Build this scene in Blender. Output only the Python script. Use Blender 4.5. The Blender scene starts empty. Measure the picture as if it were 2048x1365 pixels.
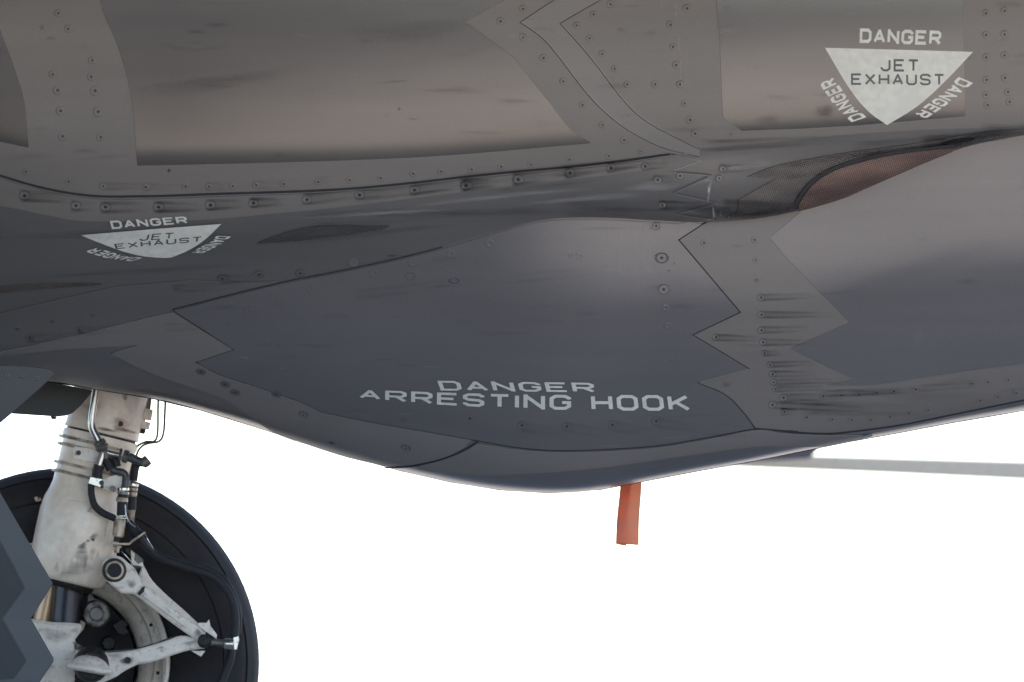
import bpy, bmesh, math, random
import numpy as np
from mathutils import Vector, Matrix
from mathutils.geometry import delaunay_2d_cdt, tessellate_polygon

rnd = random.Random(7)
sc = bpy.context.scene
R = math.radians
# ------------------------------------------------------------------ camera
DIST = 30.0
MPP = 1.0 / 926.0                       # metres per photo pixel at the fuselage side
CAMZ = 0.30
ZC = 0.38 + 682.5 * MPP                 # height of the picture centre
cam_d = bpy.data.cameras.new("camera")
cam = bpy.data.objects.new("camera", cam_d)
sc.collection.objects.link(cam)
cam.location = (0, -DIST, CAMZ)
tilt = math.atan2(ZC - CAMZ, DIST)
cam.rotation_euler = (math.pi / 2 + tilt, 0, 0)
HYP = math.hypot(DIST, ZC - CAMZ)
cam_d.sensor_width = 36
cam_d.lens = 36 * HYP / (2048 * MPP)
cam_d.clip_start = 1
cam_d.clip_end = 12000
cam_d.dof.use_dof = True
cam_d.dof.focus_distance = 30.35
cam_d.dof.aperture_fstop = 7.0
sc.camera = cam
# ------------------------------------------------------------------ sky, sun, exposure
SUN_EL, SUN_AZ = R(60), R(200)          # azimuth clockwise from +Y
w = bpy.data.worlds.new("World")
sc.world = w
w.use_nodes = True
nt = w.node_tree
bg = nt.nodes['Background']
sky = nt.nodes.new('ShaderNodeTexSky')
sky.sky_type = 'NISHITA'
sky.sun_disc = False
sky.sun_elevation = SUN_EL
sky.sun_rotation = SUN_AZ
sky.air_density = 0.75
sky.dust_density = 0.2
sky.ozone_density = 0.6
nt.links.new(sky.outputs[0], bg.inputs[0])
bg.inputs[1].default_value = 0.14
sl = bpy.data.lights.new("sun", 'SUN')
sl.energy = 4.5
sl.angle = R(0.6)
sl.color = (1.0, 0.93, 0.84)
so = bpy.data.objects.new("sun", sl)
sc.collection.objects.link(so)
sdir = Vector((math.sin(SUN_AZ) * math.cos(SUN_EL), math.cos(SUN_AZ) * math.cos(SUN_EL), math.sin(SUN_EL)))
so.rotation_euler = sdir.to_track_quat('Z', 'Y').to_euler()
so.location = (0, 0, 20)
sc.view_settings.view_transform = 'Standard'
sc.view_settings.look = 'None'
sc.view_settings.exposure = 1.58
sc.view_settings.gamma = 1.0

# ------------------------------------------------------------------ pixel -> place
_c, _s = math.cos(tilt), math.sin(tilt)
def place(px, py, Y):
    """point on the line of sight of photo pixel (px,py) lying at depth Y (numpy friendly)"""
    a = (np.asarray(px, float) - 1024.0) * MPP / HYP
    b = (682.5 - np.asarray(py, float)) * MPP / HYP
    dy = _c - b * _s
    dz = _s + b * _c
    t = (np.asarray(Y, float) + DIST) / dy
    return np.stack([a * t, -DIST + dy * t, CAMZ + dz * t], -1)
def pt(px, py, Y): return Vector(place(px, py, Y).tolist())

# ------------------------------------------------------------------ materials
def new_mat(name):
    m = bpy.data.materials.new(name); m.use_nodes = True
    return m, m.node_tree.nodes, m.node_tree.links, m.node_tree.nodes['Principled BSDF']
def ramp(n, l, src, stops):
    r = n.new('ShaderNodeValToRGB'); e = r.color_ramp.elements
    while len(e) < len(stops): e.new(0.5)
    for k, (p, c) in enumerate(stops):
        e[k].position = p; e[k].color = (*c, 1) if len(c) == 3 else c
    l.new(src, r.inputs[0]); return r
def noise(n, l, scale, detail, stretch=(1, 1, 1), loc=(0, 0, 0)):
    tc = n.new('ShaderNodeNewGeometry'); mp = n.new('ShaderNodeMapping')
    mp.inputs['Scale'].default_value = stretch; mp.inputs['Location'].default_value = loc
    l.new(tc.outputs['Position'], mp.inputs[0])
    t = n.new('ShaderNodeTexNoise'); t.inputs['Scale'].default_value = scale; t.inputs['Detail'].default_value = detail
    l.new(mp.outputs[0], t.inputs[0]); return t.outputs[0]
def mixc(n, l, fac, a, b, mode='MIX'):
    m = n.new('ShaderNodeMix'); m.data_type = 'RGBA'; m.blend_type = mode
    for s, v in ((m.inputs[0], fac), (m.inputs[6], a), (m.inputs[7], b)):
        if hasattr(v, 'is_output'): l.new(v, s)
        elif isinstance(v, (int, float)): s.default_value = v
        else: s.default_value = (*v, 1)
    return m.outputs[2]
def paint(name, col, rough, metal=0.55, var=0.05, rvar=0.03, bump=0.008):
    m, n, l, b = new_mat(name)
    col = tuple(c * 0.76 for c in col)
    big = noise(n, l, 2.2, 5, (0.6, 1, 2.4), (3, 1, 2))
    streak = noise(n, l, 9, 6, (0.12, 1, 1.6), (1, 5, 7))
    fine = noise(n, l, 260, 3)
    c1 = ramp(n, l, big, [(0.3, tuple(c * (1 - var) for c in col)), (0.7, tuple(c * (1 + var) for c in col))])
    g = ramp(n, l, streak, [(0.35, (0.92, 0.923, 0.93)), (0.62, (1, 1, 1))])
    c2 = mixc(n, l, 1.0, c1.outputs[0], g.outputs[0], 'MULTIPLY')
    f = ramp(n, l, fine, [(0.3, (0.95, 0.95, 0.95)), (0.7, (1.04, 1.04, 1.04))])
    c3 = mixc(n, l, 1.0, c2, f.outputs[0], 'MULTIPLY')
    l.new(c3, b.inputs['Base Color'])
    b.inputs['Roughness'].default_value = rough
    b.inputs['Metallic'].default_value = metal
    wav = noise(n, l, 5.5, 2, (0.5, 1, 1.3), (9, 2, 4))
    bp = n.new('ShaderNodeBump'); bp.inputs['Strength'].default_value = bump * 4; bp.inputs['Distance'].default_value = 0.004
    l.new(wav, bp.inputs['Height'])
    b2 = n.new('ShaderNodeBump'); b2.inputs['Strength'].default_value = bump; b2.inputs['Distance'].default_value = 0.0004
    l.new(fine, b2.inputs['Height']); l.new(bp.outputs[0], b2.inputs['Normal'])
    l.new(b2.outputs[0], b.inputs['Normal'])
    return m
def plain(name, col, rough, metal=0.0, grime=None, gscale=30, gamt=(0.45, 0.62), spec=0.5, bump=0.0):
    m, n, l, b = new_mat(name)
    b.inputs['Roughness'].default_value = rough; b.inputs['Metallic'].default_value = metal
    b.inputs['Specular IOR Level'].default_value = spec
    v = noise(n, l, 60, 4)
    r = ramp(n, l, v, [(0.3, tuple(c * 0.9 for c in col)), (0.7, tuple(min(1, c * 1.08) for c in col))])
    out = r.outputs[0]
    if grime:
        g = noise(n, l, gscale, 7, (1, 1, 1), (2, 7, 3))
        gr = ramp(n, l, g, [(gamt[0], (0, 0, 0)), (gamt[1], (1, 1, 1))])
        out = mixc(n, l, gr.outputs[0], out, grime)
    l.new(out, b.inputs['Base Color'])
    if bump:
        bp = n.new('ShaderNodeBump'); bp.inputs['Strength'].default_value = bump; bp.inputs['Distance'].default_value = 0.002
        l.new(v, bp.inputs['Height']); l.new(bp.outputs[0], b.inputs['Normal'])
    return m
def mesh_mat(name, c_hi, c_lo, pitch, rough=0.45):
    """woven wire mesh: fine relief and colour, cells of `pitch` metres"""
    m, n, l, b = new_mat(name)
    g = n.new('ShaderNodeNewGeometry'); mp = n.new('ShaderNodeMapping')
    mp.inputs['Rotation'].default_value = (0, R(20), 0)
    k = 1.0 / pitch
    mp.inputs['Scale'].default_value = (k, k * 0.5, k)
    l.new(g.outputs['Position'], mp.inputs[0])
    sp = n.new('ShaderNodeSeparateXYZ'); l.new(mp.outputs[0], sp.inputs[0])
    def sw(o):
        a = n.new('ShaderNodeMath'); a.operation = 'MULTIPLY'; a.inputs[1].default_value = 2 * math.pi; l.new(o, a.inputs[0])
        s = n.new('ShaderNodeMath'); s.operation = 'SINE'; l.new(a.outputs[0], s.inputs[0]); return s.outputs[0]
    mu = n.new('ShaderNodeMath'); mu.operation = 'ADD'; l.new(sw(sp.outputs[0]), mu.inputs[0]); l.new(sw(sp.outputs[2]), mu.inputs[1])
    r = ramp(n, l, mu.outputs[0], [(0.0, c_lo), (0.9, c_hi)])
    st = noise(n, l, 10, 5, (0.4, 1, 1.5))
    sr = ramp(n, l, st, [(0.35, (0.5, 0.5, 0.55)), (0.65, (1, 1, 1))])
    l.new(mixc(n, l, 1.0, r.outputs[0], sr.outputs[0], 'MULTIPLY'), b.inputs['Base Color'])
    b.inputs['Roughness'].default_value = rough; b.inputs['Metallic'].default_value = 0.45
    bp = n.new('ShaderNodeBump'); bp.inputs['Strength'].default_value = 0.4; bp.inputs['Distance'].default_value = 0.001
    l.new(mu.outputs[0], bp.inputs['Height']); l.new(bp.outputs[0], b.inputs['Normal'])
    return m
def stain_refl_mat(name, col):
    m, n, l, b = new_mat(name)
    b.inputs['Base Color'].default_value = (*col, 1); b.inputs['Roughness'].default_value = 0.65
    at = n.new('ShaderNodeAttribute'); at.attribute_name = 'alpha'
    v = noise(n, l, 45, 5, (0.15, 1, 2.0))
    vr = ramp(n, l, v, [(0.32, (0.35, 0.35, 0.35)), (0.6, (1, 1, 1))])
    mu = n.new('ShaderNodeMath'); mu.operation = 'MULTIPLY'
    l.new(at.outputs['Fac'], mu.inputs[0]); l.new(vr.outputs[0], mu.inputs[1]); l.new(mu.outputs[0], b.inputs['Alpha'])
    return m

SKIN_C = (0.185, 0.176, 0.170)
GLOSS = paint("grey_smooth_paint", (0.208, 0.199, 0.206), 0.33, 0.34, 0.06, bump=0.012)
GLOSSU = paint("grey_smooth_flank_paint", (0.180, 0.169, 0.165), 0.21, 0.64, 0.06, bump=0.014)
TAPE = paint("grey_matt_coating", (0.222, 0.204, 0.195), 0.50, 0.16, 0.04)
TAPE2 = paint("grey_matt_coating_dull", (0.240, 0.224, 0.219), 0.50, 0.15, 0.05)
TAPE3 = paint("grey_matt_coating_dark", (0.200, 0.190, 0.188), 0.44, 0.35, 0.05)
HUMP = paint("grey_fairing_paint", (0.208, 0.198, 0.195), 0.38, 0.42, 0.10)
DOORM = paint("blue_grey_door_paint", (0.10, 0.106, 0.114), 0.42, 0.4, 0.06)
DOORT = paint("blue_grey_door_edge", (0.125, 0.133, 0.142), 0.45, 0.3, 0.06)
DOORD = paint("blue_grey_door_inner", (0.066, 0.071, 0.079), 0.42, 0.4, 0.06)
BAYD = paint("dark_door_paint", (0.06, 0.06, 0.06), 0.5, 0.2, 0.08)
SEAM = plain("seam_sealant", (0.036, 0.036, 0.040), 0.8, spec=0.2)
FADE = plain("stained_ring", (0.095, 0.092, 0.092), 0.7, spec=0.2)
SEAMH = plain("seam_highlight_pale", (0.22, 0.22, 0.225), 0.35, 0.4)  # pale colour standing in for the lit edges of seams
SOCKET = plain("fastener_socket", (0.027, 0.026, 0.029), 0.5)
RING = plain("fastener_ring", (0.128, 0.121, 0.117), 0.5, 0.2)
STAIN_REFL = stain_refl_mat("oily_stain_and_dark_reflection", (0.026, 0.028, 0.034))  # also carries the dark reflections painted on the fairing
SCUFF_REFL = stain_refl_mat("scuff_and_pale_reflection", (0.42, 0.42, 0.42))  # also colours the pale reflections painted on the fairing
WHITE = plain("stencil_white", (0.57, 0.575, 0.54), 0.5, 0, (0.52, 0.525, 0.50), 12, (0.5, 0.75))
GREYL = plain("stencil_grey", (0.085, 0.088, 0.092), 0.5)
MESHD = mesh_mat("dark_wire_mesh", (0.245, 0.215, 0.19), (0.135, 0.122, 0.112), 0.0043)
MESHS = mesh_mat("faded_mesh_patch", (0.155, 0.145, 0.14), (0.105, 0.10, 0.10), 0.0043)
MESHT = mesh_mat("tan_mesh_patch", (0.19, 0.15, 0.125), (0.11, 0.095, 0.085), 0.0043)
MESHB = mesh_mat("bronze_wire_mesh", (0.42, 0.28, 0.225), (0.18, 0.12, 0.10), 0.0043)
WPAINT = plain("white_gear_paint", (0.93, 0.80, 0.66), 0.33, 0, (0.84, 0.70, 0.56), 7, (0.55, 0.9))
WDIRTY = plain("dirty_white_paint", (0.82, 0.74, 0.64), 0.4, 0, (0.30, 0.25, 0.21), 80, (0.55, 0.85), bump=0.15)
CHROME = plain("bare_steel", (0.55, 0.53, 0.50), 0.25, 0.9, (0.25, 0.2, 0.16), 60, (0.55, 0.7))
PISTON = plain("oily_piston", (0.045, 0.045, 0.055), 0.35, 0.5)
DULLST = plain("dull_steel", (0.17, 0.155, 0.14), 0.5, 0.5, (0.05, 0.042, 0.038), 60)
HOSE = plain("black_hose", (0.026, 0.025, 0.028), 0.6, spec=0.3)
BRAID = plain("braided_hose", (0.10, 0.10, 0.105), 0.5, 0.3, (0.03, 0.03, 0.03), 300)
BAND = plain("clamp_band_metal", (0.48, 0.38, 0.29), 0.4, 0.35, (0.16, 0.12, 0.09), 50)
RUBBER = plain("tyre_rubber", (0.036, 0.032, 0.034), 0.75, 0, (0.027, 0.024, 0.026), 6, spec=0.18)
TREAD = plain("tyre_tread_rubber", (0.047, 0.043, 0.046), 0.8, 0, (0.037, 0.034, 0.036), 9, spec=0.12)
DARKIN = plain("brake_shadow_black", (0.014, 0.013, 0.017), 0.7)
GREASE = plain("black_grease", (0.02, 0.018, 0.018), 0.5, 0, (0.07, 0.05, 0.035), 90, (0.55, 0.7), spec=0.3)
RUST = stain_refl_mat("rust_stain", (0.20, 0.075, 0.02))

# ------------------------------------------------------------------ object helpers
def mk(name, verts, faces, mat, parent=None, smooth=True, normals=None, mats=None, fm=None):
    me = bpy.data.meshes.new(name)
    me.from_pydata([tuple(v) for v in verts], [], [tuple(f) for f in faces])
    for m in (mats or [mat]): me.materials.append(m)
    if fm is not None: me.polygons.foreach_set('material_index', fm)
    if smooth: me.polygons.foreach_set('use_smooth', [True] * len(me.polygons))
    me.update()
    if normals is not None: me.normals_split_custom_set_from_vertices([tuple(n) for n in normals])
    o = bpy.data.objects.new(name, me)
    sc.collection.objects.link(o)
    if parent is not None: o.parent = parent
    return o
def bm_obj(name, bm, mat, parent=None, smooth=True, autosmooth=35):
    bmesh.ops.recalc_face_normals(bm, faces=bm.faces)
    for e in bm.edges:
        if len(e.link_faces) == 2 and e.calc_face_angle(0) > R(autosmooth): e.smooth = False
    for f in bm.faces: f.smooth = smooth
    me = bpy.data.meshes.new(name); bm.to_mesh(me); bm.free()
    me.materials.append(mat)
    o = bpy.data.objects.new(name, me); sc.collection.objects.link(o)
    if parent is not None: o.parent = parent
    return o
def tag(o, label=None, cat=None, group=None, kind=None):
    for k, v in (('label', label), ('category', cat), ('group', group), ('kind', kind)):
        if v: o[k] = v
    return o

# ------------------------------------------------------------------ setting: apron
def ground_mat():
    m, n, l, b = new_mat("concrete_apron")
    g = n.new('ShaderNodeNewGeometry')
    br = n.new('ShaderNodeTexBrick'); br.offset = 0
    br.inputs['Scale'].default_value = 1; br.inputs['Brick Width'].default_value = 7.5; br.inputs['Row Height'].default_value = 7.5
    br.inputs['Mortar Size'].default_value = 0.03
    br.inputs['Color1'].default_value = (0.52, 0.475, 0.42, 1); br.inputs['Color2'].default_value = (0.46, 0.42, 0.375, 1)
    br.inputs['Mortar'].default_value = (0.06, 0.06, 0.06, 1)
    mp = n.new('ShaderNodeMapping'); mp.inputs['Location'].default_value = (1.3, 2.1, 0)
    l.new(g.outputs['Position'], mp.inputs[0]); l.new(mp.outputs[0], br.inputs[0])
    v = noise(n, l, 0.8, 8)
    r = ramp(n, l, v, [(0.3, (0.86, 0.86, 0.86)), (0.7, (1.05, 1.05, 1.05))])
    l.new(mixc(n, l, 1.0, br.outputs[0], r.outputs[0], 'MULTIPLY'), b.inputs['Base Color'])
    b.inputs['Roughness'].default_value = 0.85
    return m
gs = 5000
g = mk("ground", [(-gs, -gs, 0), (gs, -gs, 0), (gs, gs, 0), (-gs, gs, 0)], [(0, 1, 2, 3)], ground_mat(), smooth=False)
tag(g, kind='structure', label='pale concrete apron the aircraft stands on')
dark_add = plain("added_dark_ground_mat", (0.04, 0.04, 0.043), 0.9, 0, (0.06, 0.06, 0.06), 2)
g2 = mk("added_dark_ground", [(-1.75, 1.1, .004), (-60, 1.1, .004), (-60, -400, .004), (160, -400, .004), (4.2, -33, .004)], [(0, 1, 2, 3, 4)], dark_add, smooth=False)  # dark ground added out of view to darken the flank's upper reflections
tag(g2, kind='structure', label='unseen dark ground added to darken reflections in the flank')

# ------------------------------------------------------------------ the body surfaces
def crv(pts):
    xs = np.array([p[0] for p in pts], float); ys = np.array([p[1] for p in pts], float)
    # monotone-ish smooth interpolation (Catmull-Rom tangents)
    m = np.gradient(ys, xs)
    def f(x):
        x = np.clip(np.asarray(x, float), xs[0], xs[-1])
        i = np.clip(np.searchsorted(xs, x, 'right') - 1, 0, len(xs) - 2)
        h = xs[i + 1] - xs[i]; t = (x - xs[i]) / h
        return ((2*t**3 - 3*t**2 + 1) * ys[i] + (t**3 - 2*t**2 + t) * h * m[i]
                + (-2*t**3 + 3*t**2) * ys[i + 1] + (t**3 - t**2) * h * m[i + 1])
    return f
X0, X1 = -1500, 3500
BU = crv([(X0, 800), (-600, 760), (0, 700), (345, 620), (560, 567), (720, 535), (850, 505), (980, 468), (1080, 442), (1200, 437), (1300, 442), (1400, 446),
          (1480, 442), (1560, 431), (1640, 412), (1750, 370), (1850, 325), (1950, 291), (2048, 272), (2650, 200), (X1, 150)])
GR = crv([(X0, 250), (-300, 290), (0, 352), (60, 370), (170, 391), (300, 393), (420, 389), (700, 378), (1000, 347), (1200, 328), (1380, 304), (1560, 288),
          (1720, 272), (2048, 256), (2650, 190), (X1, 140)])
SIL = crv([(X0, 880), (-600, 800), (-200, 775), (0, 762), (110, 766), (190, 780), (340, 806), (470, 843), (560, 872), (650, 900), (750, 930), (850, 955), (950, 975),
           (1050, 986), (1120, 988), (1180, 984), (1240, 974), (1300, 962), (1400, 943), (1500, 925), (1600, 905), (1700, 885),
           (1800, 867), (1900, 848), (2048, 823), (2650, 700), (X1, 560)])
TOPU = -420.0
NX = 1251
xs = np.linspace(X0, X1, NX)
def table(cols, svals, n):
    """cols: list of (x, [(s,phi)..]) -> array (n, NX)"""
    cx = [c[0] for c in cols]
    T = np.stack([np.interp(svals, [p[0] for p in c[1]], [p[1] for p in c[1]]) for c in cols], 1)
    return np.stack([np.interp(xs, cx, T[i]) for i in range(n)], 0)
def gsm(a, sig, axis):
    r = int(sig * 3); k = np.exp(-0.5 * (np.arange(-r, r + 1) / sig) ** 2); k /= k.sum()
    p = [(0, 0)] * a.ndim; p[axis] = (r, r); b = np.pad(a, p, mode='edge')
    return np.apply_along_axis(lambda v: np.convolve(v, k, 'valid'), axis, b)
class Surf:
    def __init__(s, top, bot, svals, Y0, phi):
        s.sv = svals; s.top = top; s.bot = bot
        s.py = top[None, :] + (bot - top)[None, :] * svals[:, None]
        dpy = np.diff(s.py, axis=0)
        tn = np.tan(np.radians(phi)); inc = 0.5 * (tn[1:] + tn[:-1]) * dpy * MPP
        Y = np.vstack([np.zeros(NX), np.cumsum(inc, 0)])
        i0 = int(np.argmin(abs(svals)))
        s.Y = Y - Y[i0] + Y0[None, :]
        s.P = place(np.broadcast_to(xs, s.py.shape), s.py, s.Y)
        du = np.gradient(s.P, axis=1); dv = np.gradient(s.P, axis=0)
        N = np.cross(du, dv); N /= np.linalg.norm(N, axis=-1, keepdims=True) + 1e-12
        N[N[..., 1] > 0] *= -1
        s.N = N
    def __call__(s, px, py, off=0.0):
        px = np.atleast_1d(np.asarray(px, float)); py = np.atleast_1d(np.asarray(py, float))
        fx = np.clip((px - X0) / (X1 - X0) * (NX - 1), 0, NX - 1.001); i = fx.astype(int); t = fx - i
        top = s.top[i] * (1 - t) + s.top[i + 1] * t; bot = s.bot[i] * (1 - t) + s.bot[i + 1] * t
        sv = (py - top) / (bot - top)
        j = np.clip(np.searchsorted(s.sv, sv, 'right') - 1, 0, len(s.sv) - 2)
        u = np.clip((sv - s.sv[j]) / (s.sv[j + 1] - s.sv[j]), 0, 1)
        def smp(A):
            if A.ndim == 3: tt, uu = t[:, None], u[:, None]
            else: tt, uu = t, u
            return ((A[j, i] * (1 - tt) + A[j, i + 1] * tt) * (1 - uu) + (A[j + 1, i] * (1 - tt) + A[j + 1, i + 1] * tt) * uu)
        Y = smp(s.Y); N = smp(s.N); N /= np.linalg.norm(N, axis=-1, keepdims=True)
        P = place(px, py, Y)
        return P + N * off, N
# upper body (engine side) down to the hook bay seam / hump lip
nU = 330
sU = np.linspace(0, 1, nU)
topU = np.full(NX, TOPU); botU = BU(xs); gU = GR(xs)
pyU = topU[None] + (botU - topU)[None] * sU[:, None]
z1 = np.clip(pyU / gU[None], -1.2, 1); z2 = np.clip((pyU - gU[None]) / (botU - gU)[None], 0, 1)
def zt(cols, z):
    cx = np.array([c[0] for c in cols]); out = np.zeros_like(z)
    T = np.stack([np.interp(z, [p[0] for p in c[1]], [p[1] for p in c[1]]) for c in cols], 0)
    for k in range(len(cols) - 1):
        m = (xs >= cx[k]) & (xs <= cx[k + 1])
        t = ((xs - cx[k]) / (cx[k + 1] - cx[k]))[None, :]
        out[:, m] = (T[k] * (1 - t) + T[k + 1] * t)[:, m]
    return out
phi1 = zt([(X0, [(-1.2, -6), (0, 3), (.5, 9), (.7, 13), (.8, 18), (.87, 23), (1, 30)]),
           (300, [(-1.2, -6), (0, 4), (.3, 9), (.5, 11), (.7, 13.5), (.77, 18), (.84, 22), (1, 30)]),
           (1000, [(-1.2, -6), (0, 3), (.3, 7), (.5, 9), (.72, 14), (.79, 18), (.86, 22), (1, 30)]),
           (1500, [(-1.2, -6), (0, 2), (.5, 8), (.7, 14), (.79, 18), (.87, 23), (1, 30)]),
           (X1, [(-1.2, -6), (0, 2), (.5, 8), (.7, 14), (.79, 18), (.87, 23), (1, 30)])], z1)
phi2 = zt([(X0, [(0, 32), (.15, 38), (.35, 54), (1, 60)]),
           (300, [(0, 28), (.15, 34), (.35, 50), (.6, 57), (1, 52)]),
           (750, [(0, 26), (.2, 36), (.4, 48), (.7, 48), (1, 38)]),
           (1050, [(0, 24), (.3, 30), (.6, 42), (.85, 50), (1, 40)]),
           (1250, [(0, 22), (.25, 24), (.5, 32), (.75, 46), (.9, 62), (1, 84)]),
           (1420, [(0, 30), (.15, 18), (.45, 20), (.7, 36), (.88, 60), (1, 86)]),
           (1700, [(0, 30), (.2, 32), (.6, 40), (.85, 60), (1, 82)]),
           (2048, [(0, 34), (.5, 50), (1, 70)]), (X1, [(0, 34), (.5, 50), (1, 70)])], z2)
phiU = np.where(pyU <= gU[None], phi1, phi2)
phiU = gsm(gsm(phiU, 10, 1), 2.0, 0)
U = Surf(topU, botU, sU, np.zeros(NX), phiU)
U.Y -= U.Y[110][None, :] * 0.6          # keep the run of the body line
U = Surf(topU, botU, sU, U.Y[0], phiU)
# lower body: hook bay and rear belly
sL = np.concatenate([np.linspace(-0.12, 0.85, 240), 0.85 + 0.15 * (1 - (1 - np.linspace(0, 1, 110)[1:]) ** 2.0)])
step = np.interp(xs, [X0, 1000, 1200, 1400, 1750, 2050, X1], [0, 0, 0.02, 0.07, 0.06, 0.03, 0.03])
phiL = table([(X0, [(0, 62), (.6, 66), (.9, 76), (1, 88.5)]),
              (0, [(0, 60), (.5, 64), (.85, 72), (1, 88.5)]),
              (345, [(0, 50), (.3, 50), (.6, 54), (.8, 60), (.92, 70), (1, 88.7)]),
              (600, [(0, 38), (.2, 42), (.6, 50), (.85, 55), (.94, 66), (1, 88.8)]),
              (800, [(0, 32), (.2, 34), (.4, 42), (.65, 46), (.85, 48), (.94, 60), (1, 88.8)]),
              (1000, [(0, 24), (.15, 22), (.3, 30), (.45, 38), (.7, 42), (.86, 44), (.95, 60), (1, 88.8)]),
              (1250, [(0, 12), (.18, 15), (.28, 20), (.42, 32), (.6, 37), (.8, 36), (.9, 42), (.96, 60), (1, 88.8)]),
              (1500, [(0, 13), (.18, 14), (.30, 19), (.42, 27), (.6, 32), (.8, 32), (.9, 40), (.96, 60), (1, 88.8)]),
              (1750, [(0, 13), (.25, 14), (.34, 18), (.40, 27), (.6, 31), (.85, 34), (.94, 50), (1, 88.6)]),
              (2048, [(0, 12), (.30, 14), (.42, 18), (.48, 26), (.7, 31), (.88, 36), (.94, 50), (1, 88.5)]),
              (X1, [(0, 10), (.4, 16), (.5, 26), (.8, 34), (.93, 50), (1, 88)])], sL, len(sL))
phiL = gsm(phiL, 12, 1)
L = Surf(BU(xs), SIL(xs), sL, U.Y[-1] + step, phiL)
# aft of the hook bay the flank runs straight along the aircraft
_ref = np.array([np.interp(585.0, L.py[:, i], L.Y[:, i]) for i in range(NX)])
_wt = np.clip((xs - 1050) / 350, 0, 1); _wt = _wt * _wt * (3 - 2 * _wt)
_i0 = int(np.argmin(abs(xs - 1300))); _tgt = _ref[_i0] + (xs - 1300) * MPP * 0.02
L.Y += (_wt * (_tgt - _ref))[None, :]
_k = int(np.argmin(abs(sL))); _gap = L.Y[_k] - U.Y[-1]
_m = (xs > 1050) & (xs < 2300)
# smooth the lower body's depth along its length so that seams run fair
L.Y = gsm(L.Y, 4, 1); L.P = place(np.broadcast_to(xs, L.py.shape), L.py, L.Y)
du = np.gradient(L.P, axis=1); dv = np.gradient(L.P, axis=0); N = np.cross(du, dv)
N /= np.linalg.norm(N, axis=-1, keepdims=True) + 1e-12; N[N[..., 1] > 0] *= -1; L.N = N

def grid_mesh(name, S, r0, r1, step_r, step_c, mat, parent, off=0.0):
    rows = list(range(r0, r1, step_r));
    if rows[-1] != r1 - 1: rows.append(r1 - 1)
    cols = list(range(0, NX, step_c))
    if cols[-1] != NX - 1: cols.append(NX - 1)
    P = (S.P + S.N * off)[np.ix_(rows, cols)]; Nn = S.N[np.ix_(rows, cols)]
    nr, nc = len(rows), len(cols)
    f = [(i * nc + j, (i + 1) * nc + j, (i + 1) * nc + j + 1, i * nc + j + 1) for i in range(nr - 1) for j in range(nc - 1)]
    return mk(name, P.reshape(-1, 3), f, mat, parent, normals=Nn.reshape(-1, 3))

aircraft = bpy.data.objects.new("aircraft", None); sc.collection.objects.link(aircraft)
aircraft.empty_display_size = 0.3
tag(aircraft, "grey jet aircraft seen close from the side, standing on its white-strutted main wheel", "aircraft")
grid_mesh("engine_bay_skin", U, 0, nU, 1, 2, HUMP, aircraft, -0.0015)
grid_mesh("belly_skin", L, 0, len(sL), 1, 2, GLOSS, aircraft, -0.0015)
# rest of the hull: the flank above, the back and the flat belly behind, closed at both ends
def hull():
    c = list(range(0, NX, 25))
    rings = []
    for j in c:
        a = U.P[0, j]; b = L.P[-1, j]
        x = a[0]
        rings.append([(x, a[1], a[2]), (x, a[1] + .05, a[2] + .35), (x, a[1] + .45, a[2] + .75), (x, a[1] + 0.9, a[2] + .9), (x, a[1] + 1.5, a[2] + .7),
                      (x, a[1] + 1.9, a[2] + .1), (x, a[1] + 1.85, a[2] - .6), (x, a[1] + 1.6, max(b[2] + .12, a[2] - 1.1)), (b[0], b[1] + 0.35, b[2] + .03), tuple(b)])
    nc = len(rings[0]); v = [p for r in rings for p in r]
    f = [(i * nc + k, i * nc + k + 1, (i + 1) * nc + k + 1, (i + 1) * nc + k) for i in range(len(rings) - 1) for k in range(nc - 1)]
    f.append(tuple(range(nc))); f.append(tuple(range((len(rings) - 1) * nc, len(rings) * nc)))
    return mk("fuselage_hull", v, f, TAPE, aircraft)
hull()
# tailplane / wing overhead, out of the picture, which keeps the sun off the flank
def overhead():
    bm = bmesh.new()
    out = [(-6.5, 0.6), (-6.2, -3.8), (-1.5, -3.5), (-0.5, -3.1), (1.6, -2.6), (3.2, -1.9), (3.9, 0.6)]
    t = [bm.verts.new((x, y, 2.16 + (0.05 if y > 0 else 0))) for x, y in out]
    b = [bm.verts.new((x, y, 2.10 - (0.04 if y > 0 else 0))) for x, y in out]
    bm.faces.new(t); bm.faces.new(b[::-1])
    for i in range(len(out)):
        k = (i + 1) % len(out); bm.faces.new((t[i], b[i], b[k], t[k]))
    return bm_obj("wing", bm, TAPE, aircraft, smooth=False)
overhead()

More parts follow.
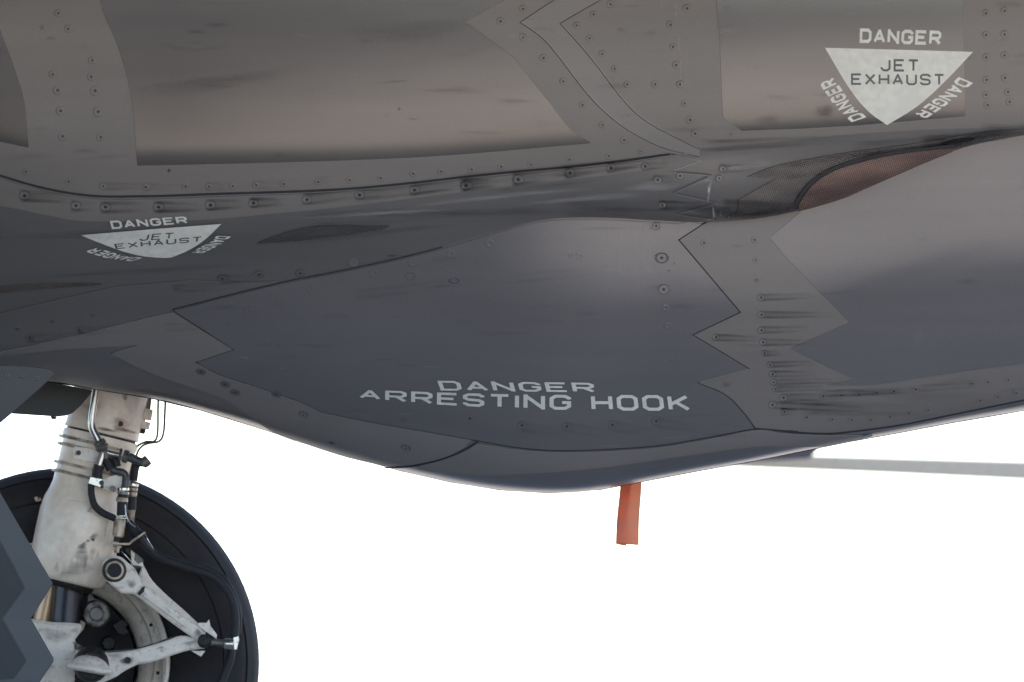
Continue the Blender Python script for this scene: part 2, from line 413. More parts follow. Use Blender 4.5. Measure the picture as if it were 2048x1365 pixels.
# ------------------------------------------------------------------ shapes that lie on the skin
def dens(poly, d, closed=True):
    out = []; n = len(poly)
    for i in range(n if closed else n - 1):
        a = np.array(poly[i], float); b = np.array(poly[(i + 1) % n], float)
        k = max(1, int(math.ceil(np.linalg.norm(b - a) / d)))
        out += [tuple(a + (b - a) * q / k) for q in range(k)]
    if not closed: out.append(tuple(poly[-1]))
    return out
def area(p): return 0.5 * sum(p[i][0] * p[(i + 1) % len(p)][1] - p[(i + 1) % len(p)][0] * p[i][1] for i in range(len(p)))
def inset(poly, d):
    if area(poly) < 0: poly = poly[::-1]
    n = len(poly); out = []
    for i in range(n):
        p0, p1, p2 = (np.array(poly[i - 1], float), np.array(poly[i], float), np.array(poly[(i + 1) % n], float))
        e1 = p1 - p0; e2 = p2 - p1
        e1 /= np.linalg.norm(e1) + 1e-9; e2 /= np.linalg.norm(e2) + 1e-9
        n1 = np.array([-e1[1], e1[0]]); n2 = np.array([-e2[1], e2[0]])
        b = n1 + n2; b /= max(1e-6, np.linalg.norm(b)); k = d / max(0.45, b.dot(n1))
        out.append(tuple(p1 + b * k))
    return out
def inside(P, poly):
    x, y = P[:, 0], P[:, 1]; r = np.zeros(len(P), bool); n = len(poly)
    for i in range(n):
        x1, y1 = poly[i]; x2, y2 = poly[(i + 1) % n]
        c = ((y1 > y) != (y2 > y))
        if y1 != y2: r ^= c & (x < (x2 - x1) * (y - y1) / (y2 - y1) + x1)
    return r
def tri(polys, holes=(), grid=8.0, bd=6.0):
    """triangulate the union of polys minus holes; returns 2D verts and tris"""
    V = []; E = []
    for p in list(polys) + list(holes):
        q = dens(p, bd); k = len(V); V += q; E += [(k + i, k + (i + 1) % len(q)) for i in range(len(q))]
    A = np.array([v for p in polys for v in p]); lo = A.min(0); hi = A.max(0)
    gx, gy = np.meshgrid(np.arange(lo[0] + grid / 2, hi[0], grid), np.arange(lo[1] + grid / 2, hi[1], grid * 0.8))
    G = np.stack([gx.ravel() + 0.13, gy.ravel() + 0.07], 1)
    m = np.zeros(len(G), bool)
    for p in polys: m |= inside(G, p)
    V += [tuple(v) for v in G[m]]
    r = delaunay_2d_cdt([Vector(v) for v in V], E, [], 0, 1e-4)
    P = np.array([tuple(v) for v in r[0]]); T = np.array([f for f in r[2] if len(f) == 3])
    C = P[T].mean(1); k = np.zeros(len(C), bool)
    for p in polys: k |= inside(C, p)
    for p in holes: k &= ~inside(C, p)
    T = T[k]; used = np.unique(T); mp = -np.ones(len(P), int); mp[used] = np.arange(len(used))
    return P[used], mp[T]
def sheet(name, S, polys, mat, off, thick=0.0, holes=(), grid=8.0, bd=6.0, parent=None, bevel=0.5):
    """a sheet that follows the skin S at height off; thick > 0 gives it a bevelled edge down to the skin"""
    P, T = tri(polys, holes, grid, bd)
    W, N = S(P[:, 0], P[:, 1], off)
    W = W.tolist(); Nn = N.tolist()
    a = P[T]; cr = (a[:, 1, 0] - a[:, 0, 0]) * (a[:, 2, 1] - a[:, 0, 1]) - (a[:, 1, 1] - a[:, 0, 1]) * (a[:, 2, 0] - a[:, 0, 0])
    T = np.where((cr > 0)[:, None], T[:, ::-1], T).tolist()
    if thick > 0:
        cnt = {}
        for t in T:
            for i in range(3):
                e = (t[i], t[(i + 1) % 3]); cnt[tuple(sorted(e))] = cnt.get(tuple(sorted(e)), 0) + 1
        rim = [(t[i], t[(i + 1) % 3]) for t in T for i in range(3) if cnt[tuple(sorted((t[i], t[(i + 1) % 3])))] == 1]
        # outward 2D direction per rim vertex
        od = {}
        for x, y in rim:
            e = P[y] - P[x]; n = np.array([e[1], -e[0]]); n /= np.linalg.norm(n) + 1e-9
            # triangles were flipped to face the camera: outside lies to one side
            od.setdefault(x, []).append(n); od.setdefault(y, []).append(n)
        nv = {}
        for k, ns in od.items():
            d = sum(ns); d = d / (np.linalg.norm(d) + 1e-9)
            d = -d
            q = P[k] + d * bevel; w_, n_ = S(q[0], q[1], off - thick)
            nv[k] = len(W); W.append(w_[0].tolist())
            dn = n_[0] * 0.5 + (w_[0] - np.array(W[k])) / (np.linalg.norm(w_[0] - np.array(W[k])) + 1e-9)
            Nn.append((dn / np.linalg.norm(dn)).tolist())
        T = T + [(x, nv[x], nv[y], y) for x, y in rim]
    return mk(name, W, T, mat, parent if parent is not None else aircraft, normals=Nn)
def ribbon(name, S, line, wpx, mat, off, parent=None, d=6.0):
    q = np.array(dens(smooth_line(line), d, False)); t = np.gradient(q, axis=0); t /= np.linalg.norm(t, axis=1, keepdims=True) + 1e-9
    n = np.stack([-t[:, 1], t[:, 0]], 1) * (wpx / 2)
    a, na = S((q + n)[:, 0], (q + n)[:, 1], off); b, nb = S((q - n)[:, 0], (q - n)[:, 1], off)
    k = len(q); f = [(i, i + 1, k + i + 1, k + i) for i in range(k - 1)]
    return mk(name, np.vstack([a, b]), f, mat, parent if parent is not None else aircraft, normals=np.vstack([na, nb]))
def smooth_line(line):
    return line
def sp(pts, per=6):
    """Catmull-Rom through points -> denser list"""
    p = [np.array(q, float) for q in pts]; p = [2 * p[0] - p[1]] + p + [2 * p[-1] - p[-2]]; out = []
    for i in range(1, len(p) - 2):
        for k in range(per):
            t = k / per
            out.append(tuple(0.5 * ((2 * p[i]) + (-p[i-1] + p[i+1]) * t + (2*p[i-1] - 5*p[i] + 4*p[i+1] - p[i+2]) * t*t + (-p[i-1] + 3*p[i] - 3*p[i+1] + p[i+2]) * t**3)))
    out.append(tuple(p[-2])); return out

# ---- seams (photo outlines of the real panels)
grv = [(x, float(GR(x))) for x in range(-200, 1400, 20)] + [(1395, float(GR(1395)))]
S1 = [(1260, -90), (1108, 0), (1040, 45)] + sp([(1040, 45), (1080, 73), (1110, 105), (1180, 195), (1240, 250), (1300, 285), (1345, 302), (1400, 314)])[1:]
S2 = [(1370, -90), (1205, -2), (1120, 47)] + sp([(1120, 47), (1180, 115), (1250, 205), (1300, 248), (1380, 290), (1400, 299)])[1:]
doorL = [(345, 620), (468, 700), (392, 725)]
doorLc = sp([(392, 725), (440, 750), (520, 776), (560, 790), (600, 804), (630, 818), (650, 826), (760, 848), (860, 865), (945, 880)])
doorB = sp([(945, 880), (1050, 897), (1150, 901), (1300, 893), (1400, 878), (1510, 857)])
doorR = [(1357, 480), (1480, 625), (1385, 670), (1498, 738), (1395, 766)]
doorRc = sp([(1395, 766), (1450, 790), (1485, 824), (1510, 857)])
seamTop = [(x, float(BU(x))) for x in range(345, 1001, 20)]

# panels above the main groove: forward flank, middle closing strip, aft flank
TP = -260
def above_groove(x0, x1, d=2.5): return [(x, float(GR(x)) - d) for x in range(x0, x1 + 1, 15)]
fwd = [(-900, TP)] + [(1530, TP)] + [S1[0]] + S1[1:-4] + above_groove(-900, 1335)[::-1]
fwd = [(-900, TP), (1500, TP)] + [(1260, -90), (1108, 0)] + S1[2:]
fwd = fwd[:-1] + [(1335, float(GR(1335)) - 2.5)] + above_groove(-900, 1320)[::-1]
p_fwd = sheet("flank_panel", U, [inset(fwd, 0.9)], TAPE, 0.0012, 0.0024, grid=10, bd=8)
mid = [(1500, TP)] + [(1260, -90), (1108, 0)] + S1[2:] + S2[2:][::-1] + [(1205, -2), (1370, -90), (1640, TP)]
p_mid = sheet("flank_panel", U, [inset(mid, 0.9)], TAPE2, 0.0012, 0.0024, grid=8, bd=6)
p_mid['label'] = 'narrow curved closing panel between two seams'
aft = [(1640, TP), (2900, TP)] + [(x, float(GR(x)) - 4) for x in range(2900, 1409, -15)] + S2[2:][::-1] + [(1205, -2), (1370, -90)]
p_aft = sheet("flank_panel", U, [inset(aft, 0.9)], TAPE, 0.0012, 0.0024, grid=10, bd=8)
p_aft['label'] = 'aft panel carrying the larger danger triangle'
ribbon("panel_seam", U, S1, 2.6, SEAM, -0.0008)
ribbon("panel_seam", U, S2, 2.6, SEAM, -0.0008)
ribbon("seam_highlight", U, [(x + 1.8, y - 1.2) for x, y in S1[2:]], 1.1, SEAMH, 0.0014)  # edge highlight painted as a thin pale ribbon beside the seam
ribbon("seam_highlight", U, [(x + 1.8, y - 1.2) for x, y in S2[2:]], 1.1, SEAMH, 0.0014)
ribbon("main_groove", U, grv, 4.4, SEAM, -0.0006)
ribbon("groove_highlight", U, [(x, y + 3.2) for x, y in grv], 1.6, SEAMH, 0.0006)  # highlight under the groove, painted as a pale line
# smooth-painted fields inside the matt borders
I1 = sp([(195, -120), (200, 0), (235, 90), (257, 165), (267, 230), (275, 331)]) + sp([(275, 331), (500, 326), (700, 320), (900, 310), (1183, 286)])[1:] + \
     sp([(1183, 286), (1140, 257), (1095, 200), (1050, 145), (1020, 110), (930, 44)])[1:] + [(1010, 0), (1200, -110)]
sheet("smooth_paint_field", U, [I1], GLOSSU, 0.0018, 0.0005, grid=10, bd=7)
I0 = sp([(0, 60), (30, 140), (50, 210), (57, 295)]) + [(0, 283), (-300, 250), (-300, -150), (-60, -100)]
sheet("smooth_paint_field", U, [I0], GLOSSU, 0.0018, 0.0005, grid=10, bd=7)
I2 = [(1425, -120), (1432, 0), (1440, 90), (1446, 235), (1484, 261), (1600, 257), (1720, 250), (1930, 232), (1929, 100), (1926, 0), (1920, -120)]
sheet("smooth_paint_field", U, [I2], GLOSSU, 0.0018, 0.0005, grid=10, bd=7)
# below the groove: matt blend strip along the row of big fasteners
bl = [(x, float(GR(x)) + 6) for x in range(-300, 1330, 15)]
bl2 = sp([(1325, 335), (1200, 352), (1000, 375), (800, 400), (650, 418), (540, 428), (400, 440), (180, 443), (90, 430), (0, 412), (-150, 396), (-300, 380)])
sheet("coating_strip", U, [bl + bl2], TAPE, 0.0006, 0.0005, grid=8, bd=6)

# ---- lower body panels
hb = doorL + doorLc[1:] + doorB[1:] + doorRc[::-1][1:] + doorR[::-1][1:] + [(1405, 449), (1380, 441)] + \
     [(x, float(BU(x)) + 2) for x in range(1360, 344, -15)]
p_hook = sheet("hook_bay_door", L, [inset(hb, 1.1)], GLOSS, 0.0012, 0.0026, grid=8, bd=6)
p_hook['label'] = 'hook bay door with zigzag ends and arresting hook lettering'
ribbon("door_seam", L, doorL + doorLc[1:] + doorB[1:], 4.2, SEAM, -0.0008)
ribbon("door_seam", L, [(1415, 444)] + doorR + doorRc[1:], 5.5, SEAM, -0.0008)
ribbon("seam_highlight", L, [(x + 4.5, y) for x, y in [(1405, 449)] + doorR[:2]], 2.0, SEAMH, 0.0010)
ribbon("seam_highlight", L, [(x + 4.0, y - 1) for x, y in doorR[2:] + doorRc[1:]], 1.6, SEAMH, 0.0010)
ribbon("panel_seam", U, [(x, float(BU(x)) - 1) for x in range(345, 900, 20)], 2.6, SEAM, 0.0002)
# left closing strip
strip = [(215, 708), (280, 691), (345, 672)] + [(345, 624)] + doorL[1:] + doorLc[1:] + sp([(945, 880), (925, 900), (880, 919), (820, 931), (770, 933)])[1:] + \
        sp([(770, 933), (690, 914), (560, 873), (510, 842), (460, 805), (400, 782), (300, 747), (215, 708)])[1:-1]
st_poly = [(218, 708), (275, 691), (130, 700), (0, 714), (-200, 735)] + [(x, float(BU(x)) + 3) for x in range(-200, 345, 25)] + [(346, 624)] + [doorL[1], doorL[2]] + doorLc[1:] + sp([(945, 880), (925, 900), (880, 919), (820, 931), (770, 934)])[1:] + \
          sp([(770, 934), (690, 915), (600, 886), (550, 868), (505, 838), (455, 804), (400, 782), (300, 747), (218, 708)])[1:-1]
p_strip = sheet("coating_strip", L, [inset(st_poly, 1.5)], TAPE2, 0.0012, 0.0024, grid=7, bd=6)
ribbon("panel_seam", L, sp([(955, 884), (925, 902), (880, 921), (820, 934), (770, 937)]), 3.2, SEAM, -0.0006)
lw = [(-300, 640), (0, 628), (110, 602), (230, 575), (380, 562), (500, 566), (560, 563)] + [(x, float(BU(x)) - 3) for x in range(550, -301, -25)]
sheet("coating_strip", U, [lw], TAPE3, 0.0004, 0.0006, grid=8, bd=6)
# band under the door
band = sp([(955, 888), (1050, 901), (1150, 905), (1300, 897), (1400, 882), (1510, 861), (1560, 866), (1600, 869), (1650, 871), (1745, 872)])
band2 = sp([(1745, 873), (1640, 893), (1520, 893), (1400, 908), (1200, 936), (1050, 948), (960, 951), (880, 944), (835, 936), (880, 923), (925, 906), (955, 888)])
sheet("coating_strip", L, [band + band2[1:-1]], TAPE2, 0.0012, 0.0024, grid=7, bd=5)
# aft panel, matt, with chevron fields left smooth
lowR = sp([(1510, 857), (1560, 861), (1600, 865), (1650, 867), (1695, 864), (1800, 850), (1900, 830), (2048, 800), (2300, 750)])
aftL = [(1405, 449)] + doorR + doorRc[1:] + lowR[1:] + [(2700, 690), (2700, 170), (2048, 250), (1900, 270), (1700, 330), (1500, 395)]
p_rear = sheet("rear_belly_panel", L, [inset(aftL, 1.8)], TAPE, 0.0012, 0.0026, grid=9, bd=6)
ribbon("panel_seam", L, [(x, y + 1) for x, y in lowR], 4.6, SEAM, -0.0008)
ribbon("seam_highlight", L, [(x, y + 5) for x, y in sp([(1520, 862), (1600, 869), (1695, 869), (1760, 862), (1900, 835), (2048, 805), (2300, 755)])], 1.8, SEAMH, 0.0004)
ch = [(1540, 476), (1566, 508), (1700, 645), (1580, 697), (1706, 757), (1655, 770), (1740, 771), (1840, 756), (1945, 740), (2048, 727), (2300, 690), (2650, 640), (2650, 200),
      (2048, 262), (1900, 290), (1800, 335), (1690, 380), (1610, 416)]
sheet("smooth_paint_field", L, [ch], GLOSS, 0.0019, 0.0005, grid=9, bd=6)
sheet("drain_slot", L, [[(1576, 860), (1596, 862), (1598, 867), (1577, 865)]], SOCKET, 0.0016, 0.0008, grid=4, bd=4)
# front-left smooth field and coating patches on the lower body
# zigzag seams on the hump
zz = [(1345, 343), (1422, 350), (1345, 385), (1434, 405), (1350, 427), (1432, 439)]
ribbon("zigzag_seam", U, zz, 2.2, FADE, 0.0004)
ribbon("zigzag_seam", U, [(1340, 310), (1404, 322), (1345, 343)], 1.8, SEAMH, 0.0004)
ribbon("seam_highlight", U, [(x + 2, y + 2.6) for x, y in zz], 1.3, SEAMH, 0.0006)

# ---- the wire-mesh scoop
scoop = sp([(1495, 354), (1540, 336), (1590, 324), (1700, 305), (1840, 286), (1960, 266), (2048, 258)]) + [(2048, 268)] + \
        sp([(2048, 270), (1960, 286), (1905, 300), (1850, 322), (1750, 366), (1640, 409), (1560, 428), (1500, 438), (1452, 437)])[1:] + [(1475, 424), (1478, 400), (1552, 358)]
sheet("mesh_grille", U, [scoop], MESHD, 0.0012, 0.0016, grid=7, bd=5)['label'] = 'dark wire mesh around the scoop'
inner = sp([(1598, 418), (1604, 398), (1630, 367), (1680, 338), (1780, 311), (1905, 293)]) + sp([(1905, 301), (1850, 323), (1750, 366), (1680, 396), (1598, 420)])[:-1]
sheet("scoop_screen", U, [inner], MESHB, 0.0040, 0.0030, grid=6, bd=5)['label'] = 'bronze coloured wire screen'
lip = sp([(1592, 414), (1596, 397), (1624, 362), (1676, 332), (1780, 305), (1910, 289)])
ribbon("scoop_lip", U, lip, 6.5, SEAM, 0.0050)
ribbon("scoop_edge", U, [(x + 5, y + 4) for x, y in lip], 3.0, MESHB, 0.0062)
sm = sp([(515, 487), (560, 470), (610, 456), (680, 452), (780, 452)]) + sp([(780, 456), (700, 468), (610, 480), (515, 488)])[1:-1]
sheet("mesh_grille", U, [sm], MESHS, 0.0008, 0.0004, grid=6, bd=5)['label'] = 'narrow sliver of mesh on the fairing'
sm2 = sp([(-60, 585), (0, 574), (100, 569), (205, 568)]) + sp([(205, 570), (100, 577), (0, 586), (-60, 592)])[1:-1]
sheet("mesh_grille", U, [sm2], MESHT, 0.0008, 0.0004, grid=6, bd=5)['label'] = 'tan sliver of mesh far left'

# ------------------------------------------------------------------ fasteners
def fastener_mesh(name, ring):
    bm = bmesh.new(); n = 20
    prof = [(1.0, 0.0, 1), (0.88, 0.10, 0), (0.30, 0.10, 0), (0.22, 0.02, 2), (0.0, -0.03, 2)]
    rings = []
    for r, h, _ in prof[:-1]:
        rings.append([bm.verts.new((r * math.cos(2*math.pi*k/n), r * math.sin(2*math.pi*k/n), h)) for k in range(n)])
    c = bm.verts.new((0, 0, prof[-1][1]))
    for i in range(len(rings) - 1):
        for k in range(n):
            f = bm.faces.new((rings[i][k], rings[i][(k+1) % n], rings[i+1][(k+1) % n], rings[i+1][k])); f.material_index = [1, 0, 2, 2][i]; f.smooth = True
    for k in range(n):
        f = bm.faces.new((rings[-1][k], rings[-1][(k+1) % n], c)); f.material_index = 2; f.smooth = True
    me = bpy.data.meshes.new(name); bm.to_mesh(me); bm.free()
    for m in ring: me.materials.append(m)
    return me
F_STD = fastener_mesh("fastener", (TAPE, RING, SOCKET))
F_DRK = fastener_mesh("fastener_stained", (TAPE2, FADE, SOCKET))
F_FNT = fastener_mesh("fastener_filled", (GLOSS, RING, RING))
F_DOR = fastener_mesh("fastener_in_door", (GLOSS, RING, SOCKET))
F_DR2 = fastener_mesh("fastener_painted", (DOORM, DOORD, DOORD))
F_DAB = fastener_mesh("fastener_sealed", (FADE, FADE, SEAM))
def fasten(S, lst, r, me, parent=None, off=0.0019):
    for e in lst:
        x, y = e[0], e[1]; rr = e[2] if len(e) > 2 else r
        p, n = S(x, y, off); n = Vector(n[0])
        o = bpy.data.objects.new("fastener", me); sc.collection.objects.link(o)
        q = n.to_track_quat('Z', 'Y')
        o.matrix_world = Matrix.Translation(Vector(p[0])) @ q.to_matrix().to_4x4() @ Matrix.Diagonal((rr * 0.88 * MPP, rr * 0.88 * MPP, 0.005, 1))
        o.parent = parent or aircraft
_lay = [0]
def layer():
    _lay[0] += 1; return 0.00001 * (_lay[0] % 70)
def streak(S, x, y, r, ln, slope=0.0, a=0.8, mat=None, off=0.0022, head=True, kind='fast'):
    nu, nv = 16, 9; V = []; A = []; off += layer()
    for i in range(nu + 1):
        t = i / nu
        for j in range(nv):
            s = -1 + 2 * j / (nv - 1)
            V.append((x - (r if head else 0) + t * (ln + r), y + s * r * (1.25 - 0.35 * t) + slope * t * ln))
            edge = math.exp(-((abs(s) - 0.62) / 0.26) ** 2) + 0.35 * max(0, 1 - abs(s))
            al = 0.50 * a * edge * (1 - t) ** 0.8 * (min(1, t * nu / 2))
            if j in (0, nv - 1) or i == nu: al = 0
            A.append(al)
    V = np.array(V); P, N = S(V[:, 0], V[:, 1], off)
    f = [(i*nv + j, (i+1)*nv + j, (i+1)*nv + j + 1, i*nv + j + 1) for i in range(nu) for j in range(nv - 1)]
    o = mk("stain_and_reflection", P, f, mat or STAIN_REFL, aircraft, normals=N)
    at = o.data.attributes.new('alpha', 'FLOAT', 'POINT'); at.data.foreach_set('value', A)
    return o
def smudge(S, x, y, rx, ry, a=0.6, mat=None, ang=0, off=0.0023):
    nr, na = 5, 16; V = [(x, y)]; A = [a]; off += layer()
    for i in range(1, nr + 1):
        for k in range(na):
            th = 2 * math.pi * k / na; q = i / nr * (1 + 0.15 * math.sin(3 * th + x))
            u, v = q * rx * math.cos(th), q * ry * math.sin(th); c, s_ = math.cos(ang), math.sin(ang)
            V.append((x + u * c - v * s_, y + u * s_ + v * c)); A.append(a * (1 - i / nr) ** 0.9)
    f = [(0, 1 + (k + 1) % na, 1 + k) for k in range(na)]
    for i in range(nr - 1):
        for k in range(na):
            a0 = 1 + i*na + k; a1 = 1 + i*na + (k+1) % na; f.append((a0, a1, a1 + na, a0 + na))
    V = np.array(V)
    P, N = S(V[:, 0], V[:, 1], off)
    o = mk("stain_and_reflection", P, f, mat or STAIN_REFL, aircraft, normals=N)
    at = o.data.attributes.new('alpha', 'FLOAT', 'POINT'); at.data.foreach_set('value', A); return o

# forward flank
fasten(U, [(116, 27, 9), (85, 55, 6), (136, 58, 9), (184, 121, 9), (105, 149, 9), (182, 154, 9)], 8, F_STD, p_fwd)
fasten(U, [(115, 181, 11), (190, 182, 12), (121, 222, 10.5), (196, 224, 12), (125, 273, 10.5), (201, 275, 10)], 10, F_STD, p_fwd)
fasten(U, [(52, 343), (137, 363), (206, 372), (291, 374), (371, 373), (418, 373), (465, 372), (512, 370), (567, 368), (636, 364), (699, 360), (761, 356), (826, 347),
           (882, 343), (943, 339), (1002, 333), (1062, 329), (1139, 319), (1217, 312), (1283, 303)], 8.5, F_STD, p_fwd)
sheet("drain_hole", U, [[(338 + 3.4*math.cos(k*.7854), 341 + 3.4*math.sin(k*.7854)) for k in range(8)]], SOCKET, 0.0016, 0, grid=3, bd=4)
fasten(U, [(1001, 43, 9.5), (1046, 18, 9), (1046, 75, 9), (1087, 116, 9), (1126, 163, 8), (1165, 210, 8), (1205, 250, 8), (1248, 280, 9), (1282, 302, 5)], 8, F_STD, p_fwd)
fasten(U, [(1153, 51), (1187, 29), (1221, 9, 9), (1179, 77), (1204, 108), (1229, 138), (1254, 169), (1310, 169, 9), (1360, 169, 9), (1352, 130, 9), (1346, 94, 8),
           (1341, 50, 10), (1374, 17, 10), (1369, 207, 8), (1380, 240, 10), (1390, 267, 10), (1462, 268, 5)], 8, F_STD, p_aft)
fasten(U, [(1972, 27), (2009, 22), (1972, 70), (2009, 69), (1972, 115), (2009, 111), (1973, 160), (2010, 156), (1972, 190), (2016, 184), (1975, 210), (2019, 204)], 9, F_STD, p_aft)
# below the groove: large stained ones
big = [(49, 391, 13), (152, 411, 12), (211, 414, 13), (317, 414, 13), (421, 410, 13), (507, 406, 12), (614, 399, 12), (719, 390, 12), (829, 380, 12), (932, 371, 13), (1036, 359, 13),
       (1140, 346, 12), (1222, 336, 12), (1290, 333, 10), (1315, 360, 10)]
fasten(U, big, 12, F_DRK, off=0.0014)
for k, (x, y, r) in enumerate(big):
    ln = [150, 60, 110, 105, 85, 100, 105, 70, 75, 80, 90, 60, 80, 50, 60][k]
    streak(U, x, y, r + rnd.uniform(-2, 1), ln * rnd.uniform(.6, 1.1), [0.06, 0.02, 0, 0.0, -.04, -.05, -.1, -.1, -.12, -.12, -.12, -.12, -.14, -.1, -.05][k], [1, .55, .7, 1, 1, 1, .9, .8, .9, 1, 1, .8, .9, .6, .5][k])
for x, y, ln, a in ((206, 372, 110, .5), (291, 374, 60, .25), (418, 373, 50, .3), (512, 370, 60, .3)): streak(U, x, y, 8, ln, 0, a)
fasten(U, [(1325, 410, 10), (1360, 352, 9), (1446, 338, 9), (1438, 357, 8), (1494, 310, 3)], 9, F_DRK, off=0.001)
streak(U, 1325, 410, 9, 110, 0, 1.0); streak(U, 1446, 338, 9, 80, -.05, .4)
# soot at the scoop, dark streaks along the crease, smudges on the flank
for x, y, ln, r, sl, a in ((1400, 292, 330, 11, -.05, .6), (1560, 345, 200, 16, -.18, .5), (1700, 300, 260, 14, -.1, .6), (1840, 285, 200, 12, -.1, .8), (1960, 262, 160, 12, -.05, .6),
                           (900, 362, 260, 12, -.1, .5), (1100, 345, 250, 12, -.12, .6), (600, 440, 300, 14, -.05, .3), (1120, 415, 220, 16, .0, .4), (1440, 415, 130, 16, 0, .8),
                           (1840, 290, 100, 10, -.1, .9), (700, 395, 260, 10, -.12, .5)):
    streak(U, x, y, r, ln, sl, a, head=False)
for x, y, rx, ry, a, an in ((1430, 420, 60, 14, .7, .1), (1530, 425, 70, 9, .7, -.15), (1538, 240, 30, 12, .35, 0), (1650, 225, 22, 18, .45, -.2), (395, 63, 22, 6, .35, 0), (435, 50, 34, 6, .3, 0),
                            (350, 95, 30, 6, .25, .2), (101, 77, 14, 5, .3, 0), (560, 310, 14, 8, .2, 0), (1240, 60, 10, 5, .3, 0), (1300, 66, 16, 6, .3, 0), (799, 218, 5, 3, .5, 0), (825, 238, 14, 2, .4, .1),
                            (1850, 295, 120, 10, .7, -.15), (1960, 270, 80, 8, .8, -.2), (820, 60, 150, 25, .22, -.05), (430, 165, 180, 18, .25, -.12)):
    smudge(U, x, y, rx, ry, a, None, an)
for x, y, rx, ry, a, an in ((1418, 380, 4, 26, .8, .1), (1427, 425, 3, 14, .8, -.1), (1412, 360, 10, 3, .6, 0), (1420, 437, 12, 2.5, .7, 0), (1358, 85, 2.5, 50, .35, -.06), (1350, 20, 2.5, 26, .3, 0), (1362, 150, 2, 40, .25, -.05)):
    smudge(U, x, y, rx, ry, a, SCUFF_REFL, an)
# faint wear all over the skin: touch-up dabs, rubbed spots, streaks along the airflow; then reflections painted on the fairing
for k in range(70):
    x = rnd.uniform(-60, 2100); y = rnd.uniform(-10, float(GR(x)) - 20)
    smudge(U, x, y, rnd.uniform(8, 70), rnd.uniform(2, 9), rnd.uniform(.06, .2), rnd.choice((None, None, SCUFF_REFL)) , rnd.uniform(-.12, .05))
for k in range(60):
    x = rnd.uniform(350, 2100); t, b_ = float(BU(x)) + 15, float(SIL(x)) - 25; y = rnd.uniform(t, b_)
    smudge(L, x, y, rnd.uniform(8, 80), rnd.uniform(2, 8), rnd.uniform(.06, .18), rnd.choice((None, None, SCUFF_REFL)), rnd.uniform(-.12, .05))
for x, y, rx, ry, a, an in ((1180, 395, 130, 7, .4, -.08), (1000, 392, 200, 6, .35, -.1), (1300, 372, 60, 12, .35, -.05), (760, 425, 160, 5, .3, -.06), (1500, 330, 70, 8, .35, -.15)): smudge(U, x, y, rx, ry, a, SCUFF_REFL, an)  # pale reflections along the fairing, painted as long soft smudges
for x, y, rx, ry, a, an in ((960, 425, 220, 9, .4, -.03), (1240, 418, 110, 6, .4, .03), (700, 470, 200, 8, .3, -.1), (300, 540, 260, 6, .3, -.06), (150, 470, 170, 10, .2, -.02), (1090, 372, 130, 6, .3, -.1)): smudge(U, x, y, rx, ry, a, None, an)  # dark wavy reflections along the fairing, painted into the colour
# hook bay door
LD = p_hook
fasten(L, [(940, 836, 11), (1044, 850, 11), (1133, 852, 11), (1224, 849, 10), (1312, 842, 10.5)], 11, F_DOR, LD)
for x, y in ((1044, 850), (1133, 852), (1224, 849), (1312, 842)): streak(L, x, y, 11, 90, .18, .25)
fasten(L, [(1312, 452, 9), (1323, 516, 12), (1327, 579, 12)], 11, F_DRK, LD)
fasten(L, [(1331, 616, 9), (1335, 651, 9), (1351, 737, 3), (1343, 721, 6)], 8, F_FNT, LD)
fasten(L, [(749, 546, 12), (825, 526, 11), (903, 508, 12), (980, 487, 12), (707, 525, 12), (620, 576, 10), (560, 608, 12), (497, 622, 12), (492, 667, 10), (550, 690, 12)], 11, F_FNT, LD)
for cx, cy, rx, ry in ((820, 552, 9, 7), (1150, 513, 13, 4), (908, 561, 9, 5)):
    for k in range(9): smudge(L, cx + rx * math.cos(k * .7), cy + ry * math.sin(k * .7), 2.6, 1.8, .8)
for k in range(16): smudge(L, 1323 + 13 * math.cos(k * .4), 516 + 10 * math.sin(k * .4), 3, 2.2, .8)
for k in range(12): smudge(L, 1327 + 14 * math.cos(k * .5), 579 + 10 * math.sin(k * .5), 2.4, 1.6, .5)
for k in range(8): smudge(L, 1310 + 9 * math.cos(k * .6), 455 + 6 * math.sin(k * .6), 3, 2, .5)
smudge(L, 783, 511, 12, 2.5, 1); smudge(L, 1338, 541, 4, 2, .8); smudge(L, 1348, 527, 2, 5, .5)
for x in (1215, 1238, 1262, 1285, 1300): smudge(L, x, 500, 4, 60, .16, SCUFF_REFL)
streak(L, 1000, 560, 10, 300, -.1, .2, head=False); streak(L, 700, 590, 10, 320, -.12, .2, head=False)
# fairing, left
fasten(U, [(445, 558, 12), (518, 549, 11), (600, 547, 11), (353, 576, 12)], 11, F_DAB, off=.0004)
fasten(U, [(185, 630, 8), (105, 643, 7), (35, 658, 9), (60, 676, 11), (158, 661, 11)], 11, F_DAB, off=.0004)
fasten(L, [(333, 654, 11), (375, 677, 11), (262, 665, 9)], 11, F_DAB, off=.0004)
for x, y, ln in ((445, 558, 90), (353, 576, 150), (158, 661, 100), (333, 654, 110), (60, 676, 80)): streak(U, x, y, 9, ln, -.05, .4)
# strip
fasten(L, [(402, 743, 12), (451, 768, 12), (470, 784, 12), (553, 788, 12), (607, 828, 12), (664, 885, 8), (812, 895, 12)], 12, F_DAB, p_strip)
fasten(L, [(607, 828, 9), (812, 895, 9)], 9, F_STD, p_strip, off=.0026)
